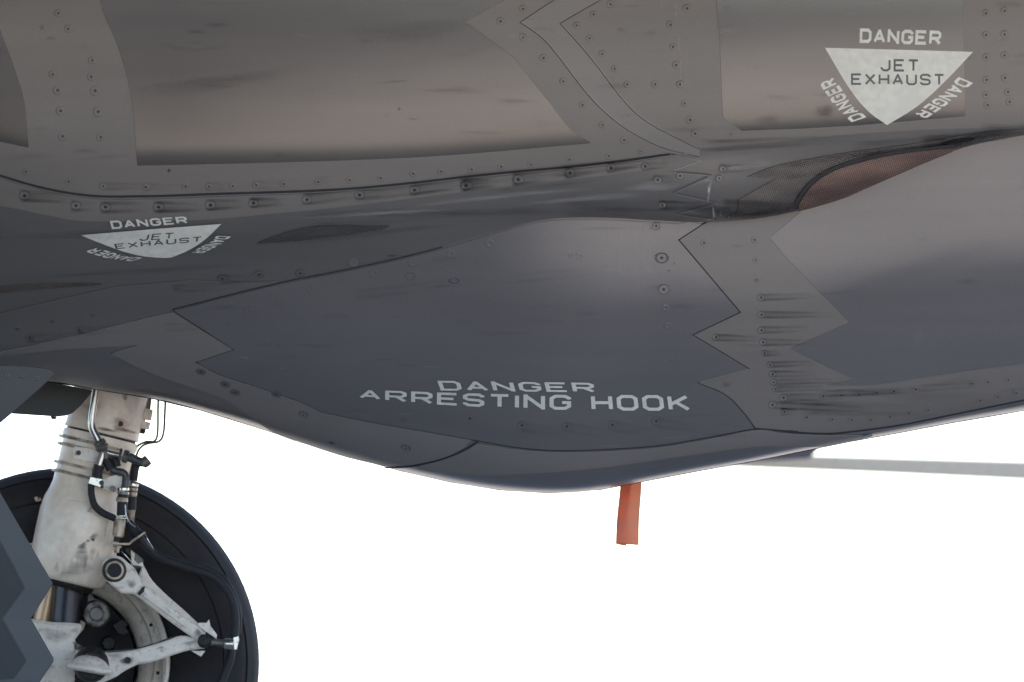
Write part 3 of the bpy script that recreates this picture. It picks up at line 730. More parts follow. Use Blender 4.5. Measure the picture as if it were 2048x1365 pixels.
# rear belly panel
fasten(L, [(1408, 486, 8), (1509, 480, 8), (1511, 521, 7), (1514, 560, 7)], 7.5, F_STD, p_rear)
col = [(1522, 595, 9, 110, -.03), (1523, 629, 9, 150, 0), (1523, 660, 9, 100, -.04), (1526, 684, 9, 110, .0), (1529, 706, 8, 40, 0), (1432, 674, 9, 90, .04), (1540, 729, 8, 100, -.04), (1545, 748, 9, 90, -.02),
       (1547, 764, 8, 150, -.03), (1551, 778, 8, 110, -.03), (1567, 795, 10, 130, -.02), (1545, 809, 10, 200, .05), (1569, 823, 9, 25, 0)]
fasten(L, [c[:3] for c in col], 9, F_DRK, p_rear)
for c in col: streak(L, c[0], c[1], c[2] * .8, c[3], c[4], .75, off=.0026)
fasten(L, [(1646, 792), (1682, 790), (1718, 788), (1753, 785), (1787, 782), (1832, 778), (1944, 767), (1976, 764), (2016, 759)], 8, F_STD, p_rear)
streak(L, 1646, 788, 7, 200, -.06, .7, off=.0026); streak(L, 1840, 776, 7, 130, -.05, .5, off=.0026); streak(L, 1700, 787, 6, 150, -.05, .6, off=.0026)
fasten(L, [(1613, 834), (1664, 838), (1703, 839), (1741, 839), (1780, 833), (1818, 826), (1856, 819), (1960, 800), (1995, 793), (2032, 785)], 8.5, F_STD, p_rear)
smudge(L, 1453, 768, 12, 6, .35); streak(L, 1600, 815, 14, 250, .02, .5, head=False, off=.0026)
smudge(L, 1850, 790, 120, 14, .15)

# ------------------------------------------------------------------ stencilled lettering
K = 0.30
def arc_oct(x0, y0, x1, y1, c=K):   # octagonal ring as a polyline
    return [(x0, y0 + c*1.0), (x0 + c, y0), (x1 - c, y0), (x1, y0 + c), (x1, y1 - c), (x1 - c, y1), (x0 + c, y1), (x0, y1 - c), (x0, y0 + c)]
W_ = 0.8
GL = {
 'D': [[(0, 0), (.62, 0), (W_, .2), (W_, .8), (.62, 1), (0, 1), (0, 0)]],
 'A': [[(0, 0), (.4, 1), (.8, 0)], [(.14, .3), (.66, .3)]],
 'N': [[(0, 0), (0, 1), (W_, 0), (W_, 1)]],
 'G': [[(W_, .75), (W_, .84), (.62, 1), (.18, 1), (0, .82), (0, .18), (.18, 0), (.62, 0), (W_, .18), (W_, .48), (.48, .48)]],
 'E': [[(W_, 0), (0, 0), (0, 1), (W_, 1)], [(0, .52), (.66, .52)]],
 'R': [[(0, 0), (0, 1), (.64, 1), (W_, .86), (W_, .6), (.64, .45), (0, .45)], [(.42, .45), (W_ + .02, 0)]],
 'J': [[(.7, 1), (.7, .18), (.52, 0), (.18, 0), (0, .2), (0, .3)]],
 'T': [[(0, 1), (W_, 1)], [(.4, 1), (.4, 0)]],
 'X': [[(0, 0), (W_, 1)], [(0, 1), (W_, 0)]],
 'H': [[(0, 0), (0, 1)], [(W_, 0), (W_, 1)], [(0, .5), (W_, .5)]],
 'U': [[(0, 1), (0, .18), (.18, 0), (.62, 0), (W_, .18), (W_, 1)]],
 'S': [[(W_, .78), (W_, .85), (.64, 1), (.16, 1), (0, .86), (0, .66), (.14, .53), (.66, .47), (W_, .34), (W_, .14), (.64, 0), (.16, 0), (0, .15), (0, .22)]],
 'I': [[(.0, 0), (.0, 1)]],
 'O': [[(0, .18), (.18, 0), (.62, 0), (W_, .18), (W_, .82), (.62, 1), (.18, 1), (0, .82), (0, .18)]],
 'K': [[(0, 0), (0, 1)], [(0, .36), (W_, 1)], [(.26, .57), (W_ + .02, 0)]],
}
def text_strokes(txt, sw=0.21, gap=0.28, space=0.55):
    """quads for every stroke, in a frame where the word spans u 0..total, v 0..1"""
    u = sw / 2; out = []; h = 1 - sw
    for c in txt:
        if c == ' ': u += space; continue
        wd = 0.0 if c == 'I' else (0.7 if c == 'J' else W_)
        for line in GL[c]:
            P_ = [np.array([u + x, sw/2 + y * h]) for x, y in line]
            closed = np.allclose(P_[0], P_[-1])
            for i in range(len(P_) - 1):
                a, b = P_[i], P_[i+1]; d = b - a; L_ = np.linalg.norm(d); d /= L_
                n = np.array([-d[1], d[0]]) * sw / 2
                # extend a little at joints so that strokes meet
                ea = 0 if (i == 0 and not closed) else sw * .21
                eb = 0 if (i == len(P_) - 2 and not closed) else sw * .21
                if (i == 0 and not closed and abs(d[1]) < .2 and c in 'E'): ea = sw * .1
                if c in 'XKRAN' and abs(d[0]) > .2 and abs(d[1]) > .2:
                    pass
                if len(line) == 2 or closed or True:
                    q = [a - d*ea + n, a - d*ea - n, b + d*eb - n, b + d*eb + n]
                if c == 'E' and len(line) == 4 and i in (0, 2): pass
                out.append(q)
            # square corners where strokes meet at right angles
            for i in range(1, len(P_) - 1):
                d1 = P_[i] - P_[i-1]; d2 = P_[i+1] - P_[i]
                if abs(np.dot(d1, d2)) < 1e-3 * np.linalg.norm(d1) * np.linalg.norm(d2) + 1e-6 or c in 'N':
                    s = sw / 2; p = P_[i]; out.append([p + (-s, -s), p + (s, -s), p + (s, s), p + (-s, s)])
            if closed and c == 'D':
                s = sw / 2
                p = P_[0]; out.append([p + (-s, -s), p + (s, -s), p + (s, s), p + (-s, s)])
        # clip to the cap height
        u += wd + gap + sw * .6
    total = u - gap - sw * .6 + sw / 2
    out = [[np.array([q[0], min(1, max(0, q[1]))]) for q in quad] for quad in out]
    return out, total
def polyat(pts, t):
    q = np.array(pts, float); d = np.r_[0, np.cumsum(np.linalg.norm(np.diff(q, axis=0), axis=1))]; ts = d / d[-1]; return np.array([np.interp(t, ts, [p[0] for p in pts]), np.interp(t, ts, [p[1] for p in pts])])
def lettering(S, txt, base, top, mat, name="lettering", sw=0.22, gap=0.28, off=0.0024, parent=None, label=None, space=.55):
    qs, tot = text_strokes(txt, sw, gap, space)
    polys = []
    for q in qs:
        q = dens([tuple(x) for x in q], 0.35); pp = []
        for u, v in q:
            b_, t_ = polyat(base, u / tot), polyat(top, u / tot); pp.append(tuple(b_ * (1 - v) + t_ * v))
        if abs(area(pp)) > 1e-3: polys.append(pp)
    o = sheet(name, S, polys, mat, off, 0, grid=50, bd=40, parent=parent)
    if label: o['label'] = label
    return o
def triangle(S, poly, label):
    o = sheet("warning_triangle", S, [poly], WHITE, 0.0021, 0, grid=7, bd=6); o['label'] = label; return o
t1 = triangle(U, [(1650, 96), (1748, 98.5), (1946, 104)] + sp([(1946, 104), (1890, 163), (1835, 212), (1774, 250)])[1:] + sp([(1774, 250), (1735, 221), (1698, 176), (1650, 96)])[1:-1],
              'large pale warning triangle pointing down')
lettering(U, "DANGER", [(1719, 86), (1881, 91)], [(1720, 57), (1883, 62)], WHITE, label='DANGER above the large triangle')
lettering(U, "DANGER", [(1917, 154), (1876, 193), (1828, 227)], [(1946, 166), (1900, 205), (1852, 237)], WHITE, label='DANGER down the right side of the large triangle')
lettering(U, "DANGER", [(1733, 234), (1697, 200), (1668, 154)], [(1703, 244), (1670, 213), (1639, 168)], WHITE, label='DANGER along the left side of the large triangle')
lettering(U, "JET", [(1761, 143), (1838, 144)], [(1761, 118), (1838, 119)], GREYL, sw=.18, gap=.34, parent=t1)
lettering(U, "EXHAUST", [(1702, 170), (1889, 171)], [(1702, 147), (1889, 148)], GREYL, sw=.18, gap=.34, parent=t1)
t2 = triangle(U, [(161.5, 469.5), (300, 458), (443, 447)] + sp([(443, 447), (410, 478), (378, 499), (343, 514)])[1:] + sp([(328, 515), (290, 512), (250, 503), (205, 487), (161.5, 469.5)])[:-1],
              'smaller foreshortened warning triangle on the fairing')
lettering(U, "DANGER", [(224, 457.5), (376, 445.5)], [(219.6, 441), (372, 432)], WHITE, label='DANGER above the smaller triangle')
lettering(U, "DANGER", [(434, 470.5), (412, 487), (381, 504)], [(462, 472), (440, 489), (405, 505)], WHITE, label='DANGER at the right of the smaller triangle')
lettering(U, "DANGER", [(285, 514.5), (240, 508), (193, 494)], [(262, 521), (215, 516), (171, 502)], WHITE, label='DANGER under the left of the smaller triangle')
lettering(U, "JET", [(278, 481), (347, 476)], [(282, 468), (349, 464)], GREYL, sw=.17, gap=.34, parent=t2)
lettering(U, "EXHAUST", [(232, 497), (320, 489.5), (403, 482)], [(228, 487), (320, 478), (405, 471.5)], GREYL, sw=.18, gap=.34, parent=t2)
lettering(L, "DANGER", [(882, 780), (1190, 784)], [(875, 760.5), (1186, 765)], WHITE, sw=.19, label='DANGER on the hook bay door')
lettering(L, "ARRESTING", [(719, 795), (780, 801), (835, 805.5), (890, 809), (945, 812), (1000, 815), (1055, 817.5), (1142, 819)], [(719, 778), (775, 780), (830, 782), (880, 784), (935, 785.5), (990, 787), (1045, 788), (1142, 789)], WHITE, sw=.19,
          label='ARRESTING on the hook bay door')
lettering(L, "HOOK", [(1183, 820), (1381, 821)], [(1181, 789), (1376, 789.5)], WHITE, sw=.19, label='HOOK on the hook bay door')

# ------------------------------------------------------------------ doors in front, left
def slab(name, poly, Y, thick, mat, parent=aircraft, bev=0.0, tiltx=0.0, inner=None, smooth=False):
    """polygon plate facing the camera: front face at depth Y(px,py) and real thickness"""
    if area(poly) < 0: poly = poly[::-1]
    Yf = Y if callable(Y) else (lambda x, y: Y)
    bm = bmesh.new(); n = len(poly)
    ins = inset(poly, bev) if bev else poly
    f0 = [bm.verts.new(pt(x, y, Yf(x, y))) for x, y in ins]
    loops = [f0]
    if bev: loops.append([bm.verts.new(pt(x, y, Yf(x, y) + bev * MPP)) for x, y in poly])
    loops.append([bm.verts.new(pt(x, y, Yf(x, y) + thick)) for x, y in poly])
    for lp, pl, fl in ((loops[0], ins, 0), (loops[-1], poly, 1)):
        for t in tessellate_polygon([[Vector((x, y, 0)) for x, y in pl]]):
            try: bm.faces.new([lp[i] for i in (t[::-1] if fl else t)])
            except ValueError: pass
    for a, b in zip(loops, loops[1:]):
        for i in range(n):
            k = (i + 1) % n; bm.faces.new((a[i], b[i], b[k], a[k]))
    return bm_obj(name, bm, mat, parent, smooth)
dY = lambda x, y: 0.30 + 0.00018 * (x - 100) * -1 + 0.00012 * (y - 1000)
door1 = slab("gear_door", [(-420, 770), (-140, 770), (0, 985), (52, 1075), (104, 1164), (106, 1168), (62, 1238), (107, 1317), (107, 1323), (30, 1440), (-300, 1440)], dY, 0.03, DOORM, bev=1.5)
door1['label'] = 'grey gear door with a zigzag edge'
slab("door_edge_strip", [(-60, 898), (0, 986), (52, 1076), (104, 1165), (105, 1168), (61, 1238), (106, 1318), (106, 1323), (29, 1440), (-10, 1440), (-5, 1362), (28, 1358), (53, 1322), (6, 1238), (50, 1176), (0, 1080), (-80, 950)],
     lambda x, y: dY(x, y) - 0.0012, 0.0012, DOORT, parent=door1, bev=0.6)
slab("inner_panel", [(-300, 960), (-80, 965), (-4, 1088), (43, 1176), (-1, 1238), (46, 1322), (26, 1352), (-10, 1356), (-300, 1380)], lambda x, y: dY(x, y) - 0.0008, 0.0008, DOORD, parent=door1, bev=0.6)
slab("door_seam", [(-300, 955), (-78, 961), (0, 1084), (48, 1176), (3, 1238), (51, 1323), (28, 1356), (-10, 1360), (-300, 1384)], lambda x, y: dY(x, y) - 0.0005, 0.0005, DOORD, parent=door1, bev=0.3)
d2Y = lambda x, y: 0.22 + 0.0002 * (y - 740)
door2 = slab("gear_door", [(-200, 728), (0, 731)] + sp([(0, 731), (50, 732.5), (90, 737), (104, 742.5), (109, 751)])[1:] + [(55, 800), (0, 847), (-60, 905), (-200, 1000)], d2Y, 0.03, BAYD if False else DOORM, bev=1.2)
door2['label'] = 'pointed corner of a grey gear door'
for x, y in ((15, 751), (44, 751), (74, 757)):
    o = bpy.data.objects.new("fastener", F_DR2); sc.collection.objects.link(o); p = pt(x, y, d2Y(x, y) - .0006)
    o.matrix_world = Matrix.Translation(p) @ Matrix.Rotation(math.pi/2, 4, 'X') @ Matrix.Diagonal((6*MPP, 6*MPP, .006, 1)); o.parent = door2
door3 = slab("bay_door", [(80, 760), (150, 774), (186, 782), (165, 808), (146, 826), (132, 832), (115, 834), (25, 828), (-100, 822), (-100, 760)], lambda x, y: .98, 0.02, BAYD, bev=1.2)
door3['label'] = 'dark gear bay door behind the others'
slab("door_latch", [(101, 833), (113, 834), (112, 839), (103, 839)], .97, .02, SEAM, parent=door3)

# ------------------------------------------------------------------ landing gear
def lathe(name, a, b, prof, mat, parent=aircraft, n=40, caps=True, auto=35):
    """turned shape on the axis a->b (px,py,Y); prof = (t along axis, radius in px)"""
    A, B = pt(*a), pt(*b); ax = (B - A); Ln = ax.length; z = ax.normalized()
    x = z.orthogonal().normalized(); y = z.cross(x); bm = bmesh.new(); rings = []; ks = (DIST + A.y) / DIST
    for t, r in prof:
        r = r * ks
        c = A + ax * t; rings.append([bm.verts.new(c + (x * math.cos(2*math.pi*k/n) + y * math.sin(2*math.pi*k/n)) * r * MPP) for k in range(n)])
    for p, q in zip(rings, rings[1:]):
        for k in range(n): bm.faces.new((p[k], p[(k+1) % n], q[(k+1) % n], q[k]))
    if caps: bm.faces.new(rings[0]); bm.faces.new(rings[-1])
    return bm_obj(name, bm, mat, parent, True, auto)
def tube(name, pts, r, mat, parent=aircraft, n=12, per=6, smooth=True):
    P_ = sp(pts, per) if smooth else pts
    W = [pt(*p) for p in P_]; bm = bmesh.new(); rings = []; up = Vector((0, -1, 0.01))
    for i, c in enumerate(W):
        t = (W[min(i+1, len(W)-1)] - W[max(i-1, 0)]).normalized()
        s = t.cross(up).normalized(); v = s.cross(t).normalized(); up = v
        rr = (r(i / (len(W) - 1)) if callable(r) else r) * MPP * (DIST + c.y) / DIST
        rings.append([bm.verts.new(c + (s * math.cos(2*math.pi*k/n) + v * math.sin(2*math.pi*k/n)) * rr) for k in range(n)])
    for p, q in zip(rings, rings[1:]):
        for k in range(n): bm.faces.new((p[k], p[(k+1) % n], q[(k+1) % n], q[k]))
    bm.faces.new(rings[0]); bm.faces.new(rings[-1])
    return bm_obj(name, bm, mat, parent, True, 50)
SY = 1.12                                # depth of the strut's axis
# wheel, seen from its side: tyre and rim turned about an axis along Y
def wheel():
    cx, cy = 130, 1324
    C = pt(cx, cy, 1.30)
    def turn(name, prof, mat, parent, n=96):
        bm = bmesh.new(); rings = []
        for r, yy in prof:
            r = r * (DIST + 1.22) / DIST
            rings.append([bm.verts.new(C + Vector((math.cos(2*math.pi*k/n) * r * MPP, yy, math.sin(2*math.pi*k/n) * r * MPP))) for k in range(n)])
        for p, q in zip(rings, rings[1:]):
            for k in range(n): bm.faces.new((p[k], p[(k+1) % n], q[(k+1) % n], q[k]))
        return bm_obj(name, bm, mat, parent, True, 28)
    wh = bpy.data.objects.new("wheel", None); sc.collection.objects.link(wh); wh.parent = aircraft
    ty = [(212, -.10), (222, -.115), (240, -.128), (270, -.140), (300, -.146), (318, -.146), (320, -.143), (322, -.146), (334, -.142), (347, -.132), (358, -.122),
          (364, -.108)]
    turn("tyre", ty, RUBBER, wh)
    turn("tyre_tread", [(364, -.108), (366, -.100), (368, -.104), (374, -.088), (377, -.078), (379, -.074), (384, -.045), (388, -.01), (389, .03), (387, .07), (378, .11), (350, .15), (280, .16), (212, .11)], TREAD, wh)
    rm = [(214, -.098), (212, -.118), (206, -.121), (200, -.116), (198, -.09), (190, -.082), (182, -.080), (178, -.066), (168, -.060), (158, -.05), (150, -.03), (146, .06), (140, .09)]
    turn("wheel_rim", rm, WDIRTY, wh)
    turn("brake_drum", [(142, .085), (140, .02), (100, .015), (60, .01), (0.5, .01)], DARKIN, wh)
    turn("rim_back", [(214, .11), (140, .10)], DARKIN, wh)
    for k in range(12):
        th = 2 * math.pi * k / 12 + .12; c_, s2 = math.cos(th), math.sin(th); n_x, n_y = -s2, c_
        P4 = [(cx + (q * c_ + w2 * n_x), cy + (q * s2 + w2 * n_y)) for q, w2 in ((184, -3), (192, -3.5), (192, 3.5), (184, 3))]
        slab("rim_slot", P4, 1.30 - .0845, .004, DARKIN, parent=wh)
    for k in range(9):
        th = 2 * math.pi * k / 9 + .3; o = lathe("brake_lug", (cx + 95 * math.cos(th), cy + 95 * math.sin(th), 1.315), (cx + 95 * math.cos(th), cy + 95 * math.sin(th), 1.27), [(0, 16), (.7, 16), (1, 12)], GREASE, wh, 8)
    return wh
wheel()
# main strut
ax0, ax1 = (226, 770, SY), (131, 1165, SY)
lathe("strut_housing", (231, 750, SY), (203, 868, SY), [(0, 75), (.80, 75), (.90, 75), (.955, 76), (.99, 77), (1, 74)], WPAINT, n=56)
lathe("seal_ring", (204.5, 862, SY), (200, 880, SY), [(0, 71), (1, 70)], GREASE, n=56)
lathe("strut_cylinder", (202, 872, SY), (131, 1165, SY), [(0, 75), (.03, 77), (.06, 75), (.09, 73), (.24, 72.5), (.36, 73), (.42, 77), (.47, 82), (.55, 85), (.70, 84), (.86, 82), (.93, 79), (.98, 74), (1, 64)], WPAINT, n=64, auto=50)
lathe("strut_collar", (131, 1160, SY), (127, 1176, SY), [(0, 62), (.5, 60), (1, 52)], GREASE, n=48)
lathe("piston", (138, 1168, SY), (131, 1250, SY), [(0, 29), (1, 29)], PISTON, n=40)
lathe("piston_guide", (102, 1168, SY + .04), (84, 1250, SY + .04), [(0, 20), (1, 20)], plain("brassy_sleeve", (.75, .52, .33), .35, .3), n=24)
for i, (cx, cy, r) in enumerate(((193, 889, 76), (190, 904, 76), (182, 940, 75), (178, 957, 75))):
    dx, dy = -0.235, 0.972
    lathe("clamp_band", (cx - dx*3, cy - dy*3, SY), (cx + dx*3, cy + dy*3, SY), [(0, r), (.1, r + 2), (.9, r + 2), (1, r)], BAND, n=56)
slab("bracket_plate", [(150, 893), (200, 900), (195, 922), (186, 926), (148, 917), (145, 911), (147, 897)], SY - .094, .012, WDIRTY, bev=1)
lathe("bolt", (157, 906, SY - .10), (157, 906, SY - .085), [(0, 5), (1, 5)], SOCKET, n=12)
# lobe at the right of the cylinder foot and the lower fork
slab("strut_lug", sp([(168, 1040), (195, 1052), (215, 1068), (230, 1090), (232, 1120), (215, 1150), (190, 1162), (160, 1160), (150, 1100)]), SY - .035, .06, WPAINT, bev=4, smooth=True)
def foot():
    A = [(40, 1240), (62, 1238), (100, 1244), (150, 1247), (163, 1252), (158, 1268), (150, 1282), (162, 1292), (180, 1300), (172, 1325), (150, 1345), (140, 1375), (40, 1400), (10, 1300)]
    return slab("axle_fork", sp(A + [A[0]], 4)[:-1], SY - .06, .12, WDIRTY, bev=6, smooth=True)
foot()
lathe("bolt", (236, 848, SY - .01), (236, 848, SY - .02), [(0, 4), (1, 4)], SOCKET, n=12)
lathe("port", (241, 848, SY - .075), (241, 848, SY - .060), [(0, 5.2), (.2, 10), (1, 12)], WPAINT, n=20)
lathe("port_hole", (241, 848, SY - .0765), (241, 848, SY - .07), [(0, 5.5), (1, 5)], SOCKET, n=16)
# pipes on the right of the housing
tube("guide_rod", [(299, 780, SY), (296, 800, SY), (293, 825, SY)], 7.5, DULLST, per=2)
lathe("rod_clamp", (294, 818, SY), (290, 840, SY), [(0, 12), (.1, 13), (.9, 13), (1, 12)], WPAINT, n=20)
lathe("rod_clamp", (289, 843, SY), (286, 858, SY), [(0, 12), (.1, 13), (.9, 12), (1, 11)], WPAINT, n=20)
slab("rod_bracket", [(262, 815), (292, 818), (290, 858), (255, 858)], SY + .0, .02, WPAINT, bev=1)
lathe("clamp_bolt", (286, 858, SY), (284, 868, SY), [(0, 6), (.5, 6.5), (1, 4.5)], SOCKET, n=6)
tube("brake_line", [(317, 780, SY), (316, 820, SY), (315, 868, SY), (308, 883, SY), (292, 884, SY), (276, 892, SY), (267, 908, SY), (262, 940, SY), (258, 965, SY)], 2.3, DULLST, n=8)
tube("brake_line", [(331, 780, SY + .01), (330, 820, SY), (327, 866, SY), (318, 883, SY), (298, 887, SY), (284, 893, SY), (274, 908, SY), (270, 940, SY), (266, 968, SY)], 2.3, DULLST, n=8)
FY = SY - .11
p = tube("hydraulic_pipe", [(193, 770, FY), (189, 800, FY), (184, 835, FY), (184, 855, FY), (192, 873, FY), (203, 893, FY)], 7.6, CHROME, n=16)
lathe("pipe_nut", (197, 882, FY), (203, 892, FY), [(0, 11), (.2, 13), (.8, 13), (1, 11)], DULLST, n=6)
lathe("pipe_nut", (203, 892, FY), (207, 901, FY), [(0, 13), (.3, 14), (.8, 12), (1, 9)], DULLST, n=16)
tube("pipe_tee", [(206, 899, FY), (210, 908, FY), (213, 922, FY)], 8, DULLST, per=3)
tube("pipe_arm", [(207, 905, FY), (202, 920, FY), (197, 934, FY)], 7.5, CHROME, per=3)
tube("hose_sleeve", [(199, 931, FY), (195, 945, FY), (194, 957, FY)], 11, HOSE, per=3)
tube("hose_sleeve", [(212, 918, FY), (217, 930, FY), (222, 940, FY)], 9, HOSE, per=3)
tube("flexible_hose", [(222, 938, FY), (232, 943, FY), (246, 946, FY), (252, 956, FY), (250, 978, FY)], 7.5, BRAID, n=12)
tube("cross_pipe", [(212, 905, FY), (226, 909, FY), (240, 911, FY)], 6, CHROME, per=3)
lathe("pipe_nut", (238, 910, FY), (243, 911, FY), [(0, 13), (.5, 14), (1, 12)], DULLST, n=14)
lathe("pipe_nut", (246, 912, FY), (257, 915, FY), [(0, 11), (.1, 13), (.9, 13), (1, 11)], DULLST, n=14)
tube("cross_pipe", [(256, 914, FY), (268, 919, FY), (282, 925, FY), (291, 925, FY)], 9, BRAID, per=4)
lathe("end_cap", (284, 930, FY), (297, 919, FY), [(0, 9), (.4, 11), (.9, 11), (1, 8)], DULLST, n=16)
tube("hose_sleeve", [(274, 926, FY + .02), (270, 940, FY + .02), (267, 962, FY + .02)], 8, HOSE, per=3)
lathe("elbow_block", (228, 915, FY + .01), (234, 934, FY + .01), [(0, 9), (1, 9)], HOSE, n=10)
# clamp row
slab("hose_clamp", [(180, 953), (206, 958), (208, 971), (200, 976), (176, 968), (177, 962)], FY - .014, .03, CHROME, bev=1.5)
slab("clamp_plate", [(198, 960), (232, 950), (246, 958), (238, 985), (222, 985), (200, 976)], FY + .004, .012, WDIRTY, bev=1)
lathe("bolt", (203, 966, FY - .02), (203, 966, FY), [(0, 5), (1, 5)], SOCKET, n=10)
lathe("bolt", (204, 974, FY - .02), (204, 974, FY), [(0, 3.6), (1, 3.6)], SOCKET, n=10)
lathe("bolt", (226, 978, FY - .012), (226, 978, FY + .01), [(0, 5.5), (1, 6.5)], DULLST, n=12)
tube("flexible_hose", [(182, 968, FY), (183, 990, FY), (190, 1012, FY), (207, 1027, FY), (232, 1038, FY)], 7, HOSE, n=14)
lathe("pipe_nut", (247, 975, FY), (247, 983, FY), [(0, 10), (.2, 12), (.8, 12), (1, 10)], CHROME, n=14)
lathe("pipe_nut", (246, 984, FY), (246, 991, FY), [(0, 11), (.2, 13), (.8, 12), (1, 10)], CHROME, n=14)
lathe("hose_sleeve", (246, 990, FY), (243, 1034, FY), [(0, 10), (.08, 11), (1, 10)], HOSE, n=16)
lathe("ferrule", (244.5, 995, FY), (244, 1005, FY), [(0, 10.5), (.1, 12), (.9, 12), (1, 10.5)], BAND, n=16)
for k, (a, b) in enumerate(((1031, 1034), (1036, 1038.5))): lathe("ferrule", (241, a, FY), (241, b, FY), [(0, 10.5), (.3, 12), (.7, 12), (1, 10.5)], CHROME, n=16)
lathe("hose_end", (240, 1038, FY), (236, 1075, FY), [(0, 11), (.05, 12), (.95, 12), (1, 10)], BAND, n=20)
lathe("hose_neck", (236, 1075, FY), (235, 1084, FY), [(0, 8), (1, 9)], GREASE, n=14)
slab("mount_plate", [(223, 1082), (232, 1086), (258, 1086), (262, 1081), (290, 1063), (292, 1066), (264, 1087), (258, 1091), (228, 1090), (222, 1086)], FY - .02, .05, BAND, bev=.8)
lathe("stem_nut", (235, 1091, FY), (233, 1106, FY), [(0, 8), (.3, 9), (.32, 5.5), (1, 5.5)], BAND, n=14)
lathe("pipe_nut", (267, 966, FY + .03), (265.5, 974, FY + .03), [(0, 9), (.2, 11), (.8, 11), (1, 9)], CHROME, n=14)
lathe("pipe_nut", (266, 975, FY + .03), (265.5, 983, FY + .03), [(0, 9), (.2, 10), (.8, 10), (1, 9)], BAND, n=14)
lathe("ferrule", (265.5, 984, FY + .03), (265, 994, FY + .03), [(0, 8), (.2, 9), (.8, 9), (1, 8)], BAND, n=14)
lathe("hose_sleeve", (265, 994, FY + .03), (263, 1020, FY + .03), [(0, 8), (1, 9)], HOSE, n=14)
lathe("hose_end", (263, 1018, FY + .03), (261, 1048, FY + .03), [(0, 7), (.1, 9), (.2, 7.5), (.9, 7.5), (1, 6)], BAND, n=14)
tube("safety_wire", [(250, 1010, FY - .012), (252, 1030, FY - .015), (259, 1045, FY - .012), (270, 1055, FY)], 1.2, CHROME, n=6)
tube("safety_wire", [(243, 1103, FY - .012), (252, 1112, FY - .015), (262, 1124, FY - .012), (265, 1132, FY)], 1.0, CHROME, n=6)
tube("safety_wire", [(290, 1068, FY - .012), (296, 1080, FY - .015), (303, 1092, FY - .012), (306, 1098, FY)], 1.0, CHROME, n=6)
tube("hose_boot", [(256, 1045, FY + .02), (268, 1062, FY + .02), (281, 1075, FY + .02)], lambda t: 9 + 4 * t, HOSE, per=4)
HYs = SY - .06
tube("brake_hose", [(268, 1055, FY + .02), (283, 1082, FY + .02), (305, 1105, HYs), (340, 1123, HYs), (385, 1138, HYs), (425, 1152, HYs), (452, 1178, HYs), (467, 1210, HYs), (471, 1245, HYs), (468, 1272, HYs), (462, 1290, HYs),
     (462, 1310, HYs), (456, 1332, HYs), (445, 1360, HYs), (430, 1400, HYs)], 8.5, HOSE, n=16)
tube("brake_hose", [(300, 1098, HYs + .02), (335, 1113, HYs + .02), (390, 1128, HYs + .02), (440, 1150, HYs + .02), (462, 1180, HYs + .02), (475, 1215, HYs + .02), (478, 1250, HYs + .02), (470, 1280, HYs + .02)], 6, HOSE, n=12)
slab("hose_bracket", [(255, 1095), (275, 1108), (288, 1120), (284, 1135), (270, 1140), (262, 1128), (262, 1112), (250, 1104)], SY - .03, .03, DULLST, bev=1.5)
slab("hose_bracket", [(262, 1100), (270, 1108), (268, 1120), (276, 1128), (286, 1124), (285, 1134), (262, 1130)], SY - .05, .03, WDIRTY, bev=1.5)
# upper torque link: rear arm, front arm with lug
TY = SY - .13
slab("torque_link", sp([(284, 1124), (292, 1140), (305, 1162), (335, 1192), (365, 1218), (395, 1246), (412, 1262), (400, 1275), (360, 1240), (320, 1205), (290, 1180), (275, 1158), (281, 1142)], 3), SY - .04, .05, WDIRTY, bev=3, smooth=True)['label'] = 'rear arm of the upper link'
arm = [(205, 1128), (213, 1117), (228, 1112), (243, 1115), (256, 1126), (270, 1138), (278, 1155), (286, 1172), (293, 1174), (304, 1180), (330, 1203), (368, 1232), (398, 1252), (408, 1262),
       (412, 1275), (403, 1284), (392, 1280), (368, 1264), (335, 1240), (312, 1222), (290, 1205), (268, 1189), (244, 1187), (228, 1175), (212, 1160), (204, 1146)]
tl = slab("torque_link", sp(arm, 3), TY, .045, WDIRTY, bev=4, smooth=True)
tl['label'] = 'front arm of the upper link with an open lug'
lathe("lug_bearing", (229, 1141, TY - .006), (229, 1141, TY + .02), [(0, 22), (.3, 25), (1, 25)], GREASE, n=32)
lathe("lug_bearing", (229, 1141, TY - .010), (229, 1141, TY + .02), [(0, 18), (.2, 20.5), (1, 20.5)], BAND, n=32)
lathe("lug_bore", (229, 1141, TY - .0115), (229, 1141, TY + .02), [(0, 14.5), (1, 14.5)], DARKIN, n=32)
tube("link_edge", [(288, 1192, TY - .006), (330, 1222, TY - .008), (375, 1256, TY - .006)], 3, WDIRTY)
slab("link_step", [(275, 1187), (283, 1176), (290, 1172), (288, 1184), (279, 1192)], TY - .004, .01, GREASE, bev=.5)
